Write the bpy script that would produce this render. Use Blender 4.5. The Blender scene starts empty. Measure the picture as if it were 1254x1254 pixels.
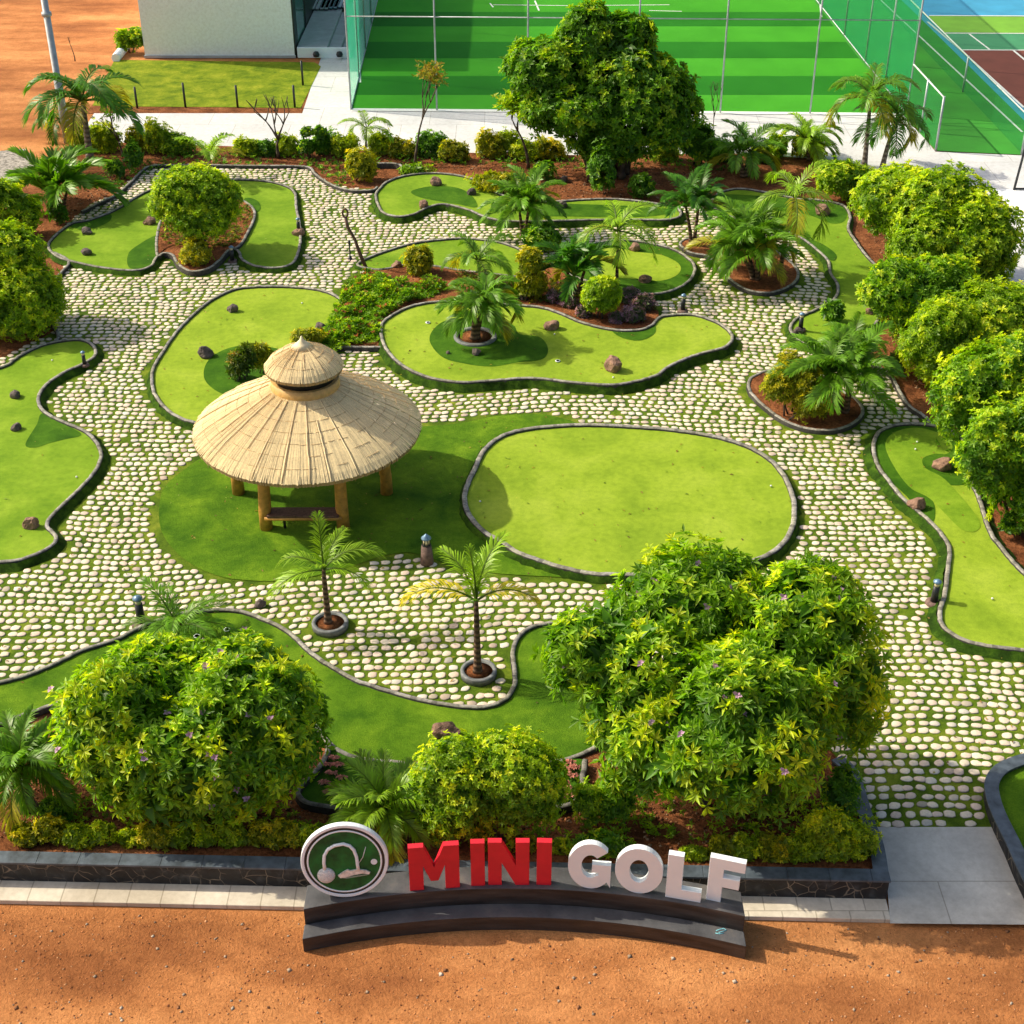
import bpy, math, random, numpy as np
from mathutils import Vector, Matrix
random.seed(7); RNG = np.random.default_rng(11)
scene = bpy.context.scene
COL = scene.collection
R = math.radians
# ---------------------------------------------------------------- camera model
FOC, CX, CY, HC, TH = 1785.0, 627.0, 627.0, 20.0, R(32.7)
CT, ST = math.cos(TH), math.sin(TH)
def G(px, py, z=0.0):
    """ground position seen at a photo pixel, at height z"""
    a, b = px-CX, CY-py
    dy, dz = CT*FOC+ST*b, -ST*FOC+CT*b
    t = (z-HC)/dz
    return (a*t, dy*t)
def depth(Y, z): return Y*CT-(z-HC)*ST
def scl(Y, z=0): return FOC/depth(Y, z)
def zat(Y, py):
    v = CY-py
    return HC+Y*(v*CT-FOC*ST)/(FOC*CT+v*ST)
def xat(px, Y, z): return (px-CX)*depth(Y, z)/FOC
# ---------------------------------------------------------------- materials
def new_mat(name):
    m = bpy.data.materials.new(name); m.use_nodes = True
    nt = m.node_tree; nt.nodes.clear()
    out = nt.nodes.new('ShaderNodeOutputMaterial')
    p = nt.nodes.new('ShaderNodeBsdfPrincipled')
    nt.links.new(p.outputs[0], out.inputs[0])
    return m, nt, p, out
def nd(nt, t, **kw):
    n = nt.nodes.new(t)
    for k, v in kw.items():
        if k in n.inputs.keys(): n.inputs[k].default_value = v
        else: setattr(n, k, v)
    return n
def ramp(nt, src, stops):
    r = nt.nodes.new('ShaderNodeValToRGB'); e = r.color_ramp.elements
    while len(e) < len(stops): e.new(0.5)
    for i, (p, c) in enumerate(stops):
        e[i].position = p; e[i].color = (*c, 1)
    nt.links.new(src, r.inputs[0]); return r.outputs[0]
def noise(nt, scale, detail=4, rough=.55, vec=None, dist=0):
    n = nd(nt, 'ShaderNodeTexNoise', Scale=scale, Detail=detail, Roughness=rough, Distortion=dist)
    if vec is None:
        g = nt.nodes.new('ShaderNodeNewGeometry'); vec = g.outputs['Position']
    nt.links.new(vec, n.inputs['Vector']); return n.outputs['Fac']
def mixc(nt, fac, a, b, typ='MIX'):
    m = nt.nodes.new('ShaderNodeMix'); m.data_type = 'RGBA'; m.blend_type = typ
    if isinstance(fac, float): m.inputs[0].default_value = fac
    else: nt.links.new(fac, m.inputs[0])
    for i, c in ((6, a), (7, b)):
        if isinstance(c, tuple): m.inputs[i].default_value = (*c, 1)
        else: nt.links.new(c, m.inputs[i])
    return m.outputs[2]
def bump(nt, p, src, strength=.4, dist=.02):
    b = nd(nt, 'ShaderNodeBump', Strength=strength, Distance=dist)
    nt.links.new(src, b.inputs['Height']); nt.links.new(b.outputs[0], p.inputs['Normal'])
def stretch(nt, sx, sy, sz, rot=0):
    g = nt.nodes.new('ShaderNodeNewGeometry'); mp = nt.nodes.new('ShaderNodeMapping')
    mp.inputs['Scale'].default_value = (sx, sy, sz); mp.inputs['Rotation'].default_value = (0, 0, rot)
    nt.links.new(g.outputs['Position'], mp.inputs['Vector']); return mp.outputs[0]
def simple(name, c, rough=.6, metal=0, var=.25, sc=6, bs=.15, bsc=60, bd=.01):
    m, nt, p, o = new_mat(name)
    n = noise(nt, sc, 5)
    lo = tuple(x*(1-var) for x in c); hi = tuple(min(1, x*(1+var)) for x in c)
    nt.links.new(ramp(nt, n, [(.3, lo), (.7, hi)]), p.inputs['Base Color'])
    p.inputs['Roughness'].default_value = rough; p.inputs['Metallic'].default_value = metal
    if bs: bump(nt, p, noise(nt, bsc, 3), bs, bd)
    return m
def attr_mat(name, rough=.6, trans=0., var=.3, nsc=12, spec=.4, bs=0, bsc=80, bd=.01):
    m, nt, p, out = new_mat(name)
    a = nt.nodes.new('ShaderNodeAttribute'); a.attribute_name = 'Col'
    n = noise(nt, nsc, 4)
    k = ramp(nt, n, [(.3, (1-var,)*3), (.7, (1+var*.4,)*3)])
    c = mixc(nt, 1.0, a.outputs['Color'], k, 'MULTIPLY')
    nt.links.new(c, p.inputs['Base Color']); p.inputs['Roughness'].default_value = rough
    p.inputs['Specular IOR Level'].default_value = spec
    if bs: bump(nt, p, noise(nt, bsc, 4), bs, bd)
    if trans:
        t = nt.nodes.new('ShaderNodeBsdfTranslucent'); nt.links.new(mixc(nt, 1.0, c, (1.25, 1.3, .5), 'MULTIPLY'), t.inputs[0])
        ms = nt.nodes.new('ShaderNodeMixShader'); ms.inputs[0].default_value = trans
        nt.links.new(p.outputs[0], ms.inputs[1]); nt.links.new(t.outputs[0], ms.inputs[2]); nt.links.new(ms.outputs[0], out.inputs[0])
    return m
M = {}
M['leaf'] = attr_mat('leaf', .45, .5, .15, 9, .4)
M['palm_leaf'] = attr_mat('palm_leaf', .4, .42, .2, 7, .45)
M['petal'] = attr_mat('petal', .6, .2, .1)
M['stone'] = attr_mat('paving_stone', .75, 0, .16, 25, .3, .35, 45, .008)
M['kerb'] = attr_mat('kerb_stone', .8, 0, .45, 14, .25, .7, 50, .02)
M['straw'] = attr_mat('straw', .75, 0, .14, 18, .2, .3, 120, .008)
M['pebble'] = attr_mat('pebble', .9, 0, .4, 10, .2)
# dirt
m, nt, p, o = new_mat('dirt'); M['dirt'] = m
big = ramp(nt, noise(nt, .26, 7, .6, stretch(nt, .6, 1.5, 1, R(24))), [(.36, (.33, .12, .042)), (.5, (.54, .215, .075)), (.64, (.74, .33, .125))])  # elongated dark patches stand in for broad soft shadows on the dirt
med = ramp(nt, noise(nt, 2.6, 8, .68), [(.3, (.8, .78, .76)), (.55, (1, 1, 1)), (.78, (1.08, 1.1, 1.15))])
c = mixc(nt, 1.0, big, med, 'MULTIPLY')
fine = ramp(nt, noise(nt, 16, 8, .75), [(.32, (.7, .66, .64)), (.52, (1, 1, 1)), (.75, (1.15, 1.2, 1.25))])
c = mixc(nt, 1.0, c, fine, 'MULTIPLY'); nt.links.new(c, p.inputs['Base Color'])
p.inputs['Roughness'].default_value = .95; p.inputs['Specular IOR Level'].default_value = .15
ad = nt.nodes.new('ShaderNodeMath'); ad.operation = 'ADD'
nt.links.new(noise(nt, 5, 8, .7, dist=.6), ad.inputs[0]); nt.links.new(noise(nt, 22, 6, .7), ad.inputs[1]); bump(nt, p, ad.outputs[0], .85, .06)
# garden soil
m, nt, p, o = new_mat('soil'); M['soil'] = m
c = ramp(nt, noise(nt, 1.1, 7, .65), [(.32, (.14, .05, .02)), (.52, (.34, .125, .05)), (.72, (.55, .23, .10))])
c = mixc(nt, 1.0, c, ramp(nt, noise(nt, 14, 7, .75), [(.35, (.35, .33, .3)), (.6, (1.1, 1.1, 1.1))]), 'MULTIPLY')
nt.links.new(c, p.inputs['Base Color']); p.inputs['Roughness'].default_value = .95; p.inputs['Specular IOR Level'].default_value = .1
bump(nt, p, noise(nt, 9, 8, .75), 1.0, .12)
def turf(name, lo, mid, hi, sc=.6, fs=70, bs=.5, bd=.02, streak=None):
    m, nt, p, o = new_mat(name); M[name] = m
    c = ramp(nt, noise(nt, sc, 6, .6, dist=.4), [(.33, lo), (.5, mid), (.68, hi)])
    c = mixc(nt, 1.0, c, ramp(nt, noise(nt, fs, 4, .7), [(.3, (.68, .72, .6)), (.6, (1.08, 1.06, 1.05))]), 'MULTIPLY')
    c = mixc(nt, 1.0, c, ramp(nt, noise(nt, 6, 6, .7), [(.32, (.8, .84, .8)), (.6, (1.06, 1.04, 1.05))]), 'MULTIPLY')
    nt.links.new(c, p.inputs['Base Color']); p.inputs['Roughness'].default_value = .9; p.inputs['Specular IOR Level'].default_value = .12
    bump(nt, p, noise(nt, fs, 5, .8), bs, bd)
turf('turf_bright', (.215, .335, .022), (.285, .41, .030), (.36, .475, .050), .5)
turf('turf_mid', (.14, .265, .014), (.195, .335, .020), (.265, .40, .032))
turf('turf_rough', (.035, .115, .005), (.058, .16, .007), (.09, .215, .011), 1.2, 45, .9, .03)
turf('lawn', (.055, .155, .006), (.115, .25, .010), (.21, .37, .018), .8, 30, 1.0, .05)
turf('moss', (.06, .12, .010), (.125, .21, .013), (.25, .31, .03), 1.4, 28, 1.0, .04)
turf('mossy_edge', (.02, .05, .005), (.04, .10, .007), (.08, .17, .012), 3.0, 24, 1.0, .06)
turf('rough_lawn', (.12, .2, .01), (.22, .3, .015), (.36, .4, .03), 1.2, 14, 1.0, .06)
# pitch with mown stripes across
m, nt, p, o = new_mat('pitch'); M['pitch'] = m
g = nt.nodes.new('ShaderNodeNewGeometry'); sx = nt.nodes.new('ShaderNodeSeparateXYZ'); nt.links.new(g.outputs['Position'], sx.inputs[0])
mm = nt.nodes.new('ShaderNodeMath'); mm.operation = 'MULTIPLY'; mm.inputs[1].default_value = .165; nt.links.new(sx.outputs[1], mm.inputs[0])
ff = nt.nodes.new('ShaderNodeMath'); ff.operation = 'FRACT'; nt.links.new(mm.outputs[0], ff.inputs[0])
st = ramp(nt, ff.outputs[0], [(.0, (.018, .17, .010)), (.485, (.02, .18, .011)), (.515, (.055, .32, .018)), (1, (.06, .34, .02))])
c = mixc(nt, 1.0, st, ramp(nt, noise(nt, .35, 6, .6), [(.3, (.8, .85, .8)), (.7, (1.15, 1.1, 1.1))]), 'MULTIPLY')
c = mixc(nt, 1.0, c, ramp(nt, noise(nt, 9, 6, .7), [(.3, (.85, .87, .85)), (.7, (1.06, 1.05, 1.05))]), 'MULTIPLY')
nt.links.new(c, p.inputs['Base Color']); p.inputs['Roughness'].default_value = .9; p.inputs['Specular IOR Level'].default_value = .1
M['pitch_plain'] = simple('pitch_plain', (.03, .24, .015), .9, 0, .2, .5)
M['court_blue'] = simple('court_blue', (.05, .32, .55), .7, 0, .12, .8)
M['court_brown'] = simple('court_brown', (.17, .045, .03), .8, 0, .15, .8)
M['court_green'] = simple('court_green', (.05, .26, .12), .8, 0, .12, .8)
M['court_lime'] = simple('court_lime', (.17, .4, .03), .8, 0, .15, .8)
M['line'] = simple('white_line', (.8, .82, .8), .7, 0, .06)
# concrete
def concrete(name, lo, hi, joint=None):
    m, nt, p, o = new_mat(name); M[name] = m
    c = ramp(nt, noise(nt, .5, 8, .65, dist=.5), [(.3, lo), (.7, hi)])
    c = mixc(nt, 1.0, c, ramp(nt, noise(nt, 7, 6, .7), [(.3, (.86, .85, .83)), (.6, (1.03, 1.03, 1.03))]), 'MULTIPLY')
    if joint:
        b = nd(nt, 'ShaderNodeTexBrick', Scale=1.0); b.inputs['Color1'].default_value = (1, 1, 1, 1); b.inputs['Color2'].default_value = (.93, .93, .93, 1)
        b.inputs['Mortar'].default_value = (.62, .6, .57, 1); b.inputs['Mortar Size'].default_value = .012
        b.inputs['Brick Width'].default_value = joint[0]; b.inputs['Row Height'].default_value = joint[1]
        g = nt.nodes.new('ShaderNodeNewGeometry'); nt.links.new(g.outputs['Position'], b.inputs['Vector'])
        c = mixc(nt, 1.0, c, b.outputs[0], 'MULTIPLY')
    nt.links.new(c, p.inputs['Base Color']); p.inputs['Roughness'].default_value = .85
    bump(nt, p, noise(nt, 25, 6, .7), .2, .004)
concrete('walk', (.56, .57, .6), (.72, .72, .74), (2.4, 2.4))
concrete('slab', (.40, .38, .35), (.78, .74, .67), (3.1, 1.7))
concrete('ledge', (.5, .43, .34), (.85, .77, .66), (.6, 3))
concrete('white_wall', (.90, .93, 1.0), (.93, .96, 1.0))
M['gravel'] = simple('gravel', (.33, .3, .27), .9, 0, .7, 9, .9, 20, .05)
# black stone cladding with pale mortar veins
m, nt, p, o = new_mat('black_stone'); M['black_stone'] = m
v = nd(nt, 'ShaderNodeTexVoronoi', Scale=4.2, Randomness=1.0); v.feature = 'DISTANCE_TO_EDGE'
nz = nt.nodes.new('ShaderNodeTexNoise'); nz.inputs['Scale'].default_value = 3; gg = nt.nodes.new('ShaderNodeNewGeometry'); nt.links.new(gg.outputs['Position'], nz.inputs['Vector'])
vm = nt.nodes.new('ShaderNodeMixRGB'); vm.inputs[0].default_value = .12; nt.links.new(gg.outputs['Position'], vm.inputs[1]); nt.links.new(nz.outputs['Color'], vm.inputs[2])
nt.links.new(vm.outputs[0], v.inputs['Vector'])
vein = ramp(nt, v.outputs['Distance'], [(0, (1, 1, 1)), (.035, (.0, .0, .0))])
msk = mixc(nt, 1.0, vein, ramp(nt, noise(nt, 2.2, 4), [(.42, (0, 0, 0)), (.6, (.9, .9, .9))]), 'MULTIPLY')
dk = ramp(nt, noise(nt, 4, 6), [(.35, (.004, .004, .006)), (.55, (.012, .013, .016)), (.75, (.05, .055, .06))])
nt.links.new(mixc(nt, msk, dk, (.32, .25, .18)), p.inputs['Base Color']); p.inputs['Roughness'].default_value = .6
bump(nt, p, v.outputs['Distance'], .5, .05)
M['cap'] = simple('stone_cap', (.075, .095, .12), .45, 0, .45, 5, .3, 40)
m, nt, p, o = new_mat('plinth_slate'); M['plinth'] = m
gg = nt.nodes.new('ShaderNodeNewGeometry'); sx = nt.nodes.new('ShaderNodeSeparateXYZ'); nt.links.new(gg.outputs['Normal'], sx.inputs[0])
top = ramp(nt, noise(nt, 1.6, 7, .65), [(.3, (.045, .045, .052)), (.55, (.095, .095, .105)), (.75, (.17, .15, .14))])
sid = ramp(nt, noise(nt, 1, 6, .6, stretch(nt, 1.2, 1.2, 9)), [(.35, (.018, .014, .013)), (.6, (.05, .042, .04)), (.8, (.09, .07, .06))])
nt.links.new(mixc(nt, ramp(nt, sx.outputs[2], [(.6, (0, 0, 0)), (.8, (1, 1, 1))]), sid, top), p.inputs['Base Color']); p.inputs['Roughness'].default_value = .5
bump(nt, p, noise(nt, 16, 6), .35, .015)
M['red'] = simple('red_paint', (.66, .010, .03), .55, 0, .1, 3, .05)
M['white'] = simple('white_paint', (.86, .91, .98), .5, 0, .03, 3, .04)
M['green_face'] = simple('green_face', (.008, .12, .018), .7, 0, .7, 3.5, .0)
M['silver'] = simple('silver', (.72, .70, .68), .3, .1, .3, 14, .0)
M['black'] = simple('black_metal', (.022, .026, .03), .4, .2, .3, 8, .1)
M['steel'] = simple('galvanised_steel', (.38, .42, .45), .45, .3, .2, 4, .05)
M['steel_white'] = simple('white_pipe', (.7, .75, .74), .5, .1, .1, 4, 0)
M['glass'] = simple('window_glass', (.2, .33, .33), .08, .3, .3, 1, 0)
M['grey_step'] = simple('grey_step', (.42, .43, .46), .7, 0, .15, 2, .1)
M['bamboo'] = simple('bamboo', (.46, .23, .045), .45, 0, .35, 7, .3, 30, .02)
M['wood'] = simple('old_wood', (.12, .06, .045), .6, 0, .5, 14, .6, 30, .02)
M['rock'] = simple('rock', (.26, .15, .105), .85, 0, .5, 7, 1.0, 18, .05)
M['dark_rock'] = simple('dark_rock', (.11, .085, .08), .85, 0, .5, 7, 1.0, 18, .05)
M['ball'] = simple('golf_ball', (.8, .8, .78), .35, 0, .03, 20, .3, 200, .005)
M['hole'] = simple('hole_dark', (.02, .02, .02), .9, 0, .1, 5, 0)
M['lamp_stone'] = simple('lamp_stone', (.16, .1, .085), .8, 0, .4, 12, .6, 40)
M['blue_cap'] = simple('blue_cap', (.16, .27, .42), .35, .3, .3, 10, 0)
M['cream_glass'] = simple('cream_glass', (.75, .68, .45), .2, 0, .1, 10, 0)
M['terracotta'] = simple('wicker', (.5, .2, .04), .6, 0, .3, 20, .4, 60)
def bark(name, a, b, band=14):
    m, nt, p, o = new_mat(name); M[name] = m
    tc = nt.nodes.new('ShaderNodeTexCoord'); w = nd(nt, 'ShaderNodeTexWave', Scale=band/6.28*1.0, Distortion=2.5, Detail=2.0); w.bands_direction = 'Z'
    nt.links.new(tc.outputs['Object'], w.inputs['Vector'])
    c = ramp(nt, w.outputs['Fac'], [(.2, a), (.8, b)])
    c = mixc(nt, 1.0, c, ramp(nt, noise(nt, 12, 5), [(.3, (.6, .6, .6)), (.65, (1.2, 1.2, 1.2))]), 'MULTIPLY')
    nt.links.new(c, p.inputs['Base Color']); p.inputs['Roughness'].default_value = .85; bump(nt, p, w.outputs['Fac'], .6, .03)
bark('palm_bark', (.07, .04, .025), (.2, .12, .075)); bark('grey_bark', (.13, .11, .09), (.27, .24, .2), 10)
bark('bark', (.055, .04, .03), (.12, .09, .065), 5)
def net_mat(name, col, alpha):
    m, nt, p, out = new_mat(name); M[name] = m
    nt.links.new(ramp(nt, noise(nt, .8, 3), [(.3, tuple(x*.85 for x in col)), (.7, col)]), p.inputs['Base Color']); p.inputs['Roughness'].default_value = .7
    tl = nt.nodes.new('ShaderNodeBsdfTranslucent'); tl.inputs[0].default_value = (*col, 1)
    m1 = nt.nodes.new('ShaderNodeMixShader'); m1.inputs[0].default_value = .5; nt.links.new(p.outputs[0], m1.inputs[1]); nt.links.new(tl.outputs[0], m1.inputs[2])
    tr = nt.nodes.new('ShaderNodeBsdfTransparent'); mx = nt.nodes.new('ShaderNodeMixShader'); mx.inputs[0].default_value = alpha
    nt.links.new(tr.outputs[0], mx.inputs[1]); nt.links.new(m1.outputs[0], mx.inputs[2]); nt.links.new(mx.outputs[0], out.inputs[0])
net_mat('net_thin', (.1, .5, .25), .035); net_mat('net_dense', (.05, .62, .36), .52); net_mat('net_mid', (.03, .45, .12), .30); net_mat('net_green', (.01, .5, .16), .5)
# ---------------------------------------------------------------- object helpers
def link(name, me, mat=None, parent=None, loc=None):
    o = bpy.data.objects.new(name, me); COL.objects.link(o)
    if mat is not None and me is not None: me.materials.append(M[mat] if isinstance(mat, str) else mat)
    if parent is not None: o.parent = parent
    if loc is not None: o.location = loc
    return o
def tag(o, label=None, cat=None, group=None, kind=None):
    if label: o['label'] = label
    if cat: o['category'] = cat
    if group: o['group'] = group
    if kind: o['kind'] = kind
    return o
def thing(name, loc, label, cat, group=None, rz=0):
    o = bpy.data.objects.new(name, None); COL.objects.link(o); o.empty_display_size = .2
    o.location = loc; o.rotation_euler = (0, 0, rz)
    return tag(o, label, cat, group)
def pymesh(name, V, F, C=None, smooth=False, cd='CORNER'):
    me = bpy.data.meshes.new(name); me.from_pydata([tuple(v) for v in V], [], [tuple(f) for f in F])
    if C is not None:   # one colour per face
        a = me.color_attributes.new('Col', 'FLOAT_COLOR', 'CORNER')
        arr = np.ones((len(me.loops), 4), dtype=np.float32); i = 0
        cnt = [len(f) for f in F]
        arr[:, :3] = np.repeat(np.array(C, dtype=np.float32), cnt, axis=0)
        a.data.foreach_set('color', arr.ravel())
    if smooth: me.polygons.foreach_set('use_smooth', [True]*len(me.polygons))
    me.update(); return me
def npmesh(name, V, F, C=None, smooth=False):
    """V (n,3); F (m,k) same-size faces; C per vertex (n,3)"""
    me = bpy.data.meshes.new(name); V = np.asarray(V, np.float32); F = np.asarray(F, np.int32)
    k = F.shape[1]
    me.vertices.add(len(V)); me.vertices.foreach_set('co', V.ravel())
    me.loops.add(F.size); me.loops.foreach_set('vertex_index', F.ravel())
    me.polygons.add(len(F)); me.polygons.foreach_set('loop_start', np.arange(0, F.size, k, dtype=np.int32))
    me.update(calc_edges=True)
    if C is not None:
        a = me.color_attributes.new('Col', 'FLOAT_COLOR', 'POINT')
        arr = np.ones((len(V), 4), np.float32); arr[:, :3] = C; a.data.foreach_set('color', arr.ravel())
    if smooth: me.polygons.foreach_set('use_smooth', [True]*len(F))
    return me
class MB:
    def __init__(s): s.V = []; s.F = []
    def box(s, c, d, rz=0):
        n = len(s.V); cz, sz = math.cos(rz), math.sin(rz)
        for i in (-.5, .5):
            for j in (-.5, .5):
                for k in (-.5, .5):
                    x, y = d[0]*i, d[1]*j
                    s.V.append((c[0]+x*cz-y*sz, c[1]+x*sz+y*cz, c[2]+d[2]*k))
        for f in ((0,1,3,2),(4,6,7,5),(0,4,5,1),(2,3,7,6),(0,2,6,4),(1,5,7,3)): s.F.append(tuple(n+i for i in f))
        return s
    def tube(s, pts, rad, n=8, cap=True):
        pts = [Vector(p) for p in pts]; base = len(s.V)
        if not hasattr(rad, '__len__'): rad = [rad]*len(pts)
        up = Vector((0, 0, 1)); prev = None
        for i, p in enumerate(pts):
            t = (pts[min(i+1, len(pts)-1)]-pts[max(i-1, 0)])
            t = t.normalized() if t.length > 1e-9 else Vector((0,0,1))
            if prev is None: a = t.orthogonal().normalized()
            else:
                a = prev-t*prev.dot(t); a = a.normalized() if a.length > 1e-6 else t.orthogonal().normalized()
            prev = a; b = t.cross(a)
            for k in range(n):
                w = 2*math.pi*k/n; s.V.append(tuple(p+(a*math.cos(w)+b*math.sin(w))*rad[i]))
        for i in range(len(pts)-1):
            for k in range(n):
                k2 = (k+1) % n; s.F.append((base+i*n+k, base+i*n+k2, base+(i+1)*n+k2, base+(i+1)*n+k))
        if cap:
            s.F.append(tuple(base+k for k in reversed(range(n)))); s.F.append(tuple(base+(len(pts)-1)*n+k for k in range(n)))
        return s
    def lathe(s, prof, n=24, c=(0,0,0)):
        base = len(s.V)
        for r, z in prof:
            for k in range(n): w = 2*math.pi*k/n; s.V.append((c[0]+r*math.cos(w), c[1]+r*math.sin(w), c[2]+z))
        for i in range(len(prof)-1):
            for k in range(n): k2 = (k+1) % n; s.F.append((base+i*n+k, base+i*n+k2, base+(i+1)*n+k2, base+(i+1)*n+k))
        if prof[0][0] > 1e-5: s.F.append(tuple(base+k for k in reversed(range(n))))
        if prof[-1][0] > 1e-5: s.F.append(tuple(base+(len(prof)-1)*n+k for k in range(n)))
        return s
    def build(s, name, mat, parent=None, smooth=True, bevel=0, loc=None):
        me = pymesh(name, s.V, s.F)
        if smooth:
            me.polygons.foreach_set('use_smooth', [len(p.vertices) <= 4 for p in me.polygons])
        o = link(name, me, mat, parent, loc)
        if bevel:
            b = o.modifiers.new('bevel', 'BEVEL'); b.width = bevel; b.segments = 2; b.limit_method = 'ANGLE'
        return o
def smooth_closed(pts, closed=True, step=.12):
    """Catmull-Rom through world points, resampled"""
    P = [np.array(p, float) for p in pts]; n = len(P); out = []
    rng = range(n) if closed else range(n-1)
    for i in rng:
        if closed: p0, p1, p2, p3 = P[i-1], P[i], P[(i+1) % n], P[(i+2) % n]
        else: p0, p1, p2, p3 = P[max(i-1, 0)], P[i], P[i+1], P[min(i+2, n-1)]
        for k in range(12):
            t = k/12; out.append(.5*((2*p1)+(-p0+p2)*t+(2*p0-5*p1+4*p2-p3)*t*t+(-p0+3*p1-3*p2+p3)*t**3))
    if not closed: out.append(P[-1])
    A = np.array(out)
    if closed: A = np.vstack([A, A[:1]])
    d = np.r_[0, np.cumsum(np.linalg.norm(np.diff(A, axis=0), axis=1))]
    m = max(8, int(d[-1]/step)); t = np.linspace(0, d[-1], m+1)
    A = np.c_[np.interp(t, d, A[:, 0]), np.interp(t, d, A[:, 1])]
    return A[:-1] if closed else A
def area(A): x, y = A[:, 0], A[:, 1]; return .5*np.sum(x*np.roll(y, -1)-y*np.roll(x, -1))
def W(pix, z=0): return [G(x, y, z) for x, y in pix]
def inpoly(X, Y, A):
    ins = np.zeros(X.shape, bool); n = len(A); j = n-1
    for i in range(n):
        xi, yi, xj, yj = A[i][0], A[i][1], A[j][0], A[j][1]
        c = ((yi > Y) != (yj > Y)) & (X < (xj-xi)*(Y-yi)/((yj-yi) or 1e-12)+xi); ins ^= c; j = i
    return ins
def sheet(name, A, z, mat, parent=None, kind=None, label=None, zf=None):
    A = np.asarray(A)
    if area(A) < 0: A = A[::-1]
    V = [(x, y, zf(x, y) if zf else z) for x, y in A]
    if parent is not None:
        V = [(x-parent.location[0], y-parent.location[1], zz-parent.location[2]) for x, y, zz in V]
    o = link(name, pymesh(name, V, [tuple(range(len(V)))]), mat, parent)
    if kind: o['kind'] = kind
    if label: o['label'] = label
    return o
def offs(A, closed=True):
    if closed: T = np.roll(A, -1, 0)-np.roll(A, 1, 0)
    else:
        T = np.gradient(A, axis=0)
    T /= np.linalg.norm(T, axis=1)[:, None]+1e-9
    return np.c_[T[:, 1], -T[:, 0]]         # outward for CCW
def kerb_mesh(name, A, closed, w, z0, z1, parent, base=None, zf=None, skirt=.0, grass=False, tone=1.):
    N = offs(A, closed); n = len(A); V = []; F = []; C = []
    o = parent.location if parent is not None else (0, 0, 0)
    b = .02
    prof = [(-w/2, z0), (-w/2, z1-b), (-w/2+b, z1), (w/2-b, z1), (w/2, z1-b), (w/2+.01, z0)]
    jit = RNG.normal(0, .006, n)
    for i in range(n):
        dz = zf(A[i][0], A[i][1]) if zf else 0
        for (q, z) in prof:
            V.append((A[i][0]+N[i][0]*(q+jit[i])-o[0], A[i][1]+N[i][1]*(q+jit[i])-o[1], z+dz-o[2]))
    k = len(prof); m = n if closed else n-1; blk = 0; col = (.1, .1, .1)
    for i in range(m):
        if i % 4 == 0:
            g_ = random.uniform(.75, 1.25)*tone; warm = random.uniform(.86, 1.0); col = (g_, g_*(.95), g_*warm*.9)
        j = (i+1) % n
        for q in range(k-1):
            F.append((i*k+q, i*k+q+1, j*k+q+1, j*k+q))
            lum = .34 if q in (1, 2, 3) else .06  # sunlit tops and shaded sides put into the kerb colour
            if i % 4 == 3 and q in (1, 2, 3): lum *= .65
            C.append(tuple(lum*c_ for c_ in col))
    if not closed:
        F.append(tuple(range(k))); C.append((.06,)*3); F.append(tuple(reversed(range((n-1)*k, n*k)))); C.append((.06,)*3)
    F = [tuple(reversed(f)) for f in F]
    return link(name, pymesh(name, V, F, C, True), 'kerb', parent)
def skirt_mesh(name, A, w, width, ztop, parent):
    N = offs(A); n = len(A); V = []; F = []; o = parent.location
    prof = [(w/2+.012, ztop), (w/2+.05, ztop*.72), (w/2+width, .006)]
    for i in range(n):
        jj = RNG.normal(0, .018)
        for q, z in prof: V.append((A[i][0]+N[i][0]*(q+jj)-o[0], A[i][1]+N[i][1]*(q+jj)-o[1], z-o[2]))
    k = 3
    for i in range(n):
        j = (i+1) % n
        for q in range(k-1): F.append((j*k+q, j*k+q+1, i*k+q+1, i*k+q)[::-1])
    return link(name, pymesh(name, V, F, None, True), 'mossy_edge', parent)
EXCL = []      # world polygons without paving stones
# ---------------------------------------------------------------- putting greens
def putting_green(pix, label, kh=.17, mat='turf_bright', rough=(), skirt=.12, kw=.10, holes=()):
    A = smooth_closed(W(pix, kh), True)
    if area(A) < 0: A = A[::-1]
    c = A.mean(0); t = thing('putting_green', (c[0], c[1], 0), label, 'putting green')
    tz = kh-.07
    sheet('turf', A, tz, mat, t)
    kerb_mesh('kerb', A, True, kw, 0, kh, t)
    if skirt: skirt_mesh('grass_edge', A, kw, skirt, kh*.8, t)
    EXCL.append((A, kw/2+skirt*.8))
    for i, (rp, rm) in enumerate(rough):
        B = smooth_closed(W(rp, tz), True)
        # keep the patch inside the kerb
        ins = inpoly(B[:, 0], B[:, 1], A)
        if not ins.all():
            Bn = []
            for q, ok in zip(B, ins):
                if ok: Bn.append(q)
                else: Bn.append(A[np.argmin(np.sum((A-q)**2, 1))])
            B = np.array(Bn)
        sheet('rough_patch' if rm != 'turf_bright' else 'light_patch', B, tz+.006+.004*i, rm, t)
    for hx, hy in holes:
        X, Y = G(hx, hy, tz+.02)
        h = MB().lathe([(.075, 0), (.075, .012), (.055, .012)], 20, (X-c[0], Y-c[1], tz+.018)).build('hole_rim', 'white', t)
        MB().lathe([(.052, .0), (.0, .0)], 16, (0, 0, 0)).build('hole_cup', 'hole', h, loc=(X-c[0], Y-c[1], tz+.034))
    return t, A
gA = [(59,301),(67,288),(87,273),(110,268),(141,256),(167,240),(190,230),(230,224),(275,219),(318,220),(345,225),(360,234),(363,254),(368,285),(364,311),(355,323),(335,327),(311,324),(296,316),(291,306),(270,300),(215,300),(193,313),(184,325),(164,330),(127,327),(97,321),(72,314)]
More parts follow.
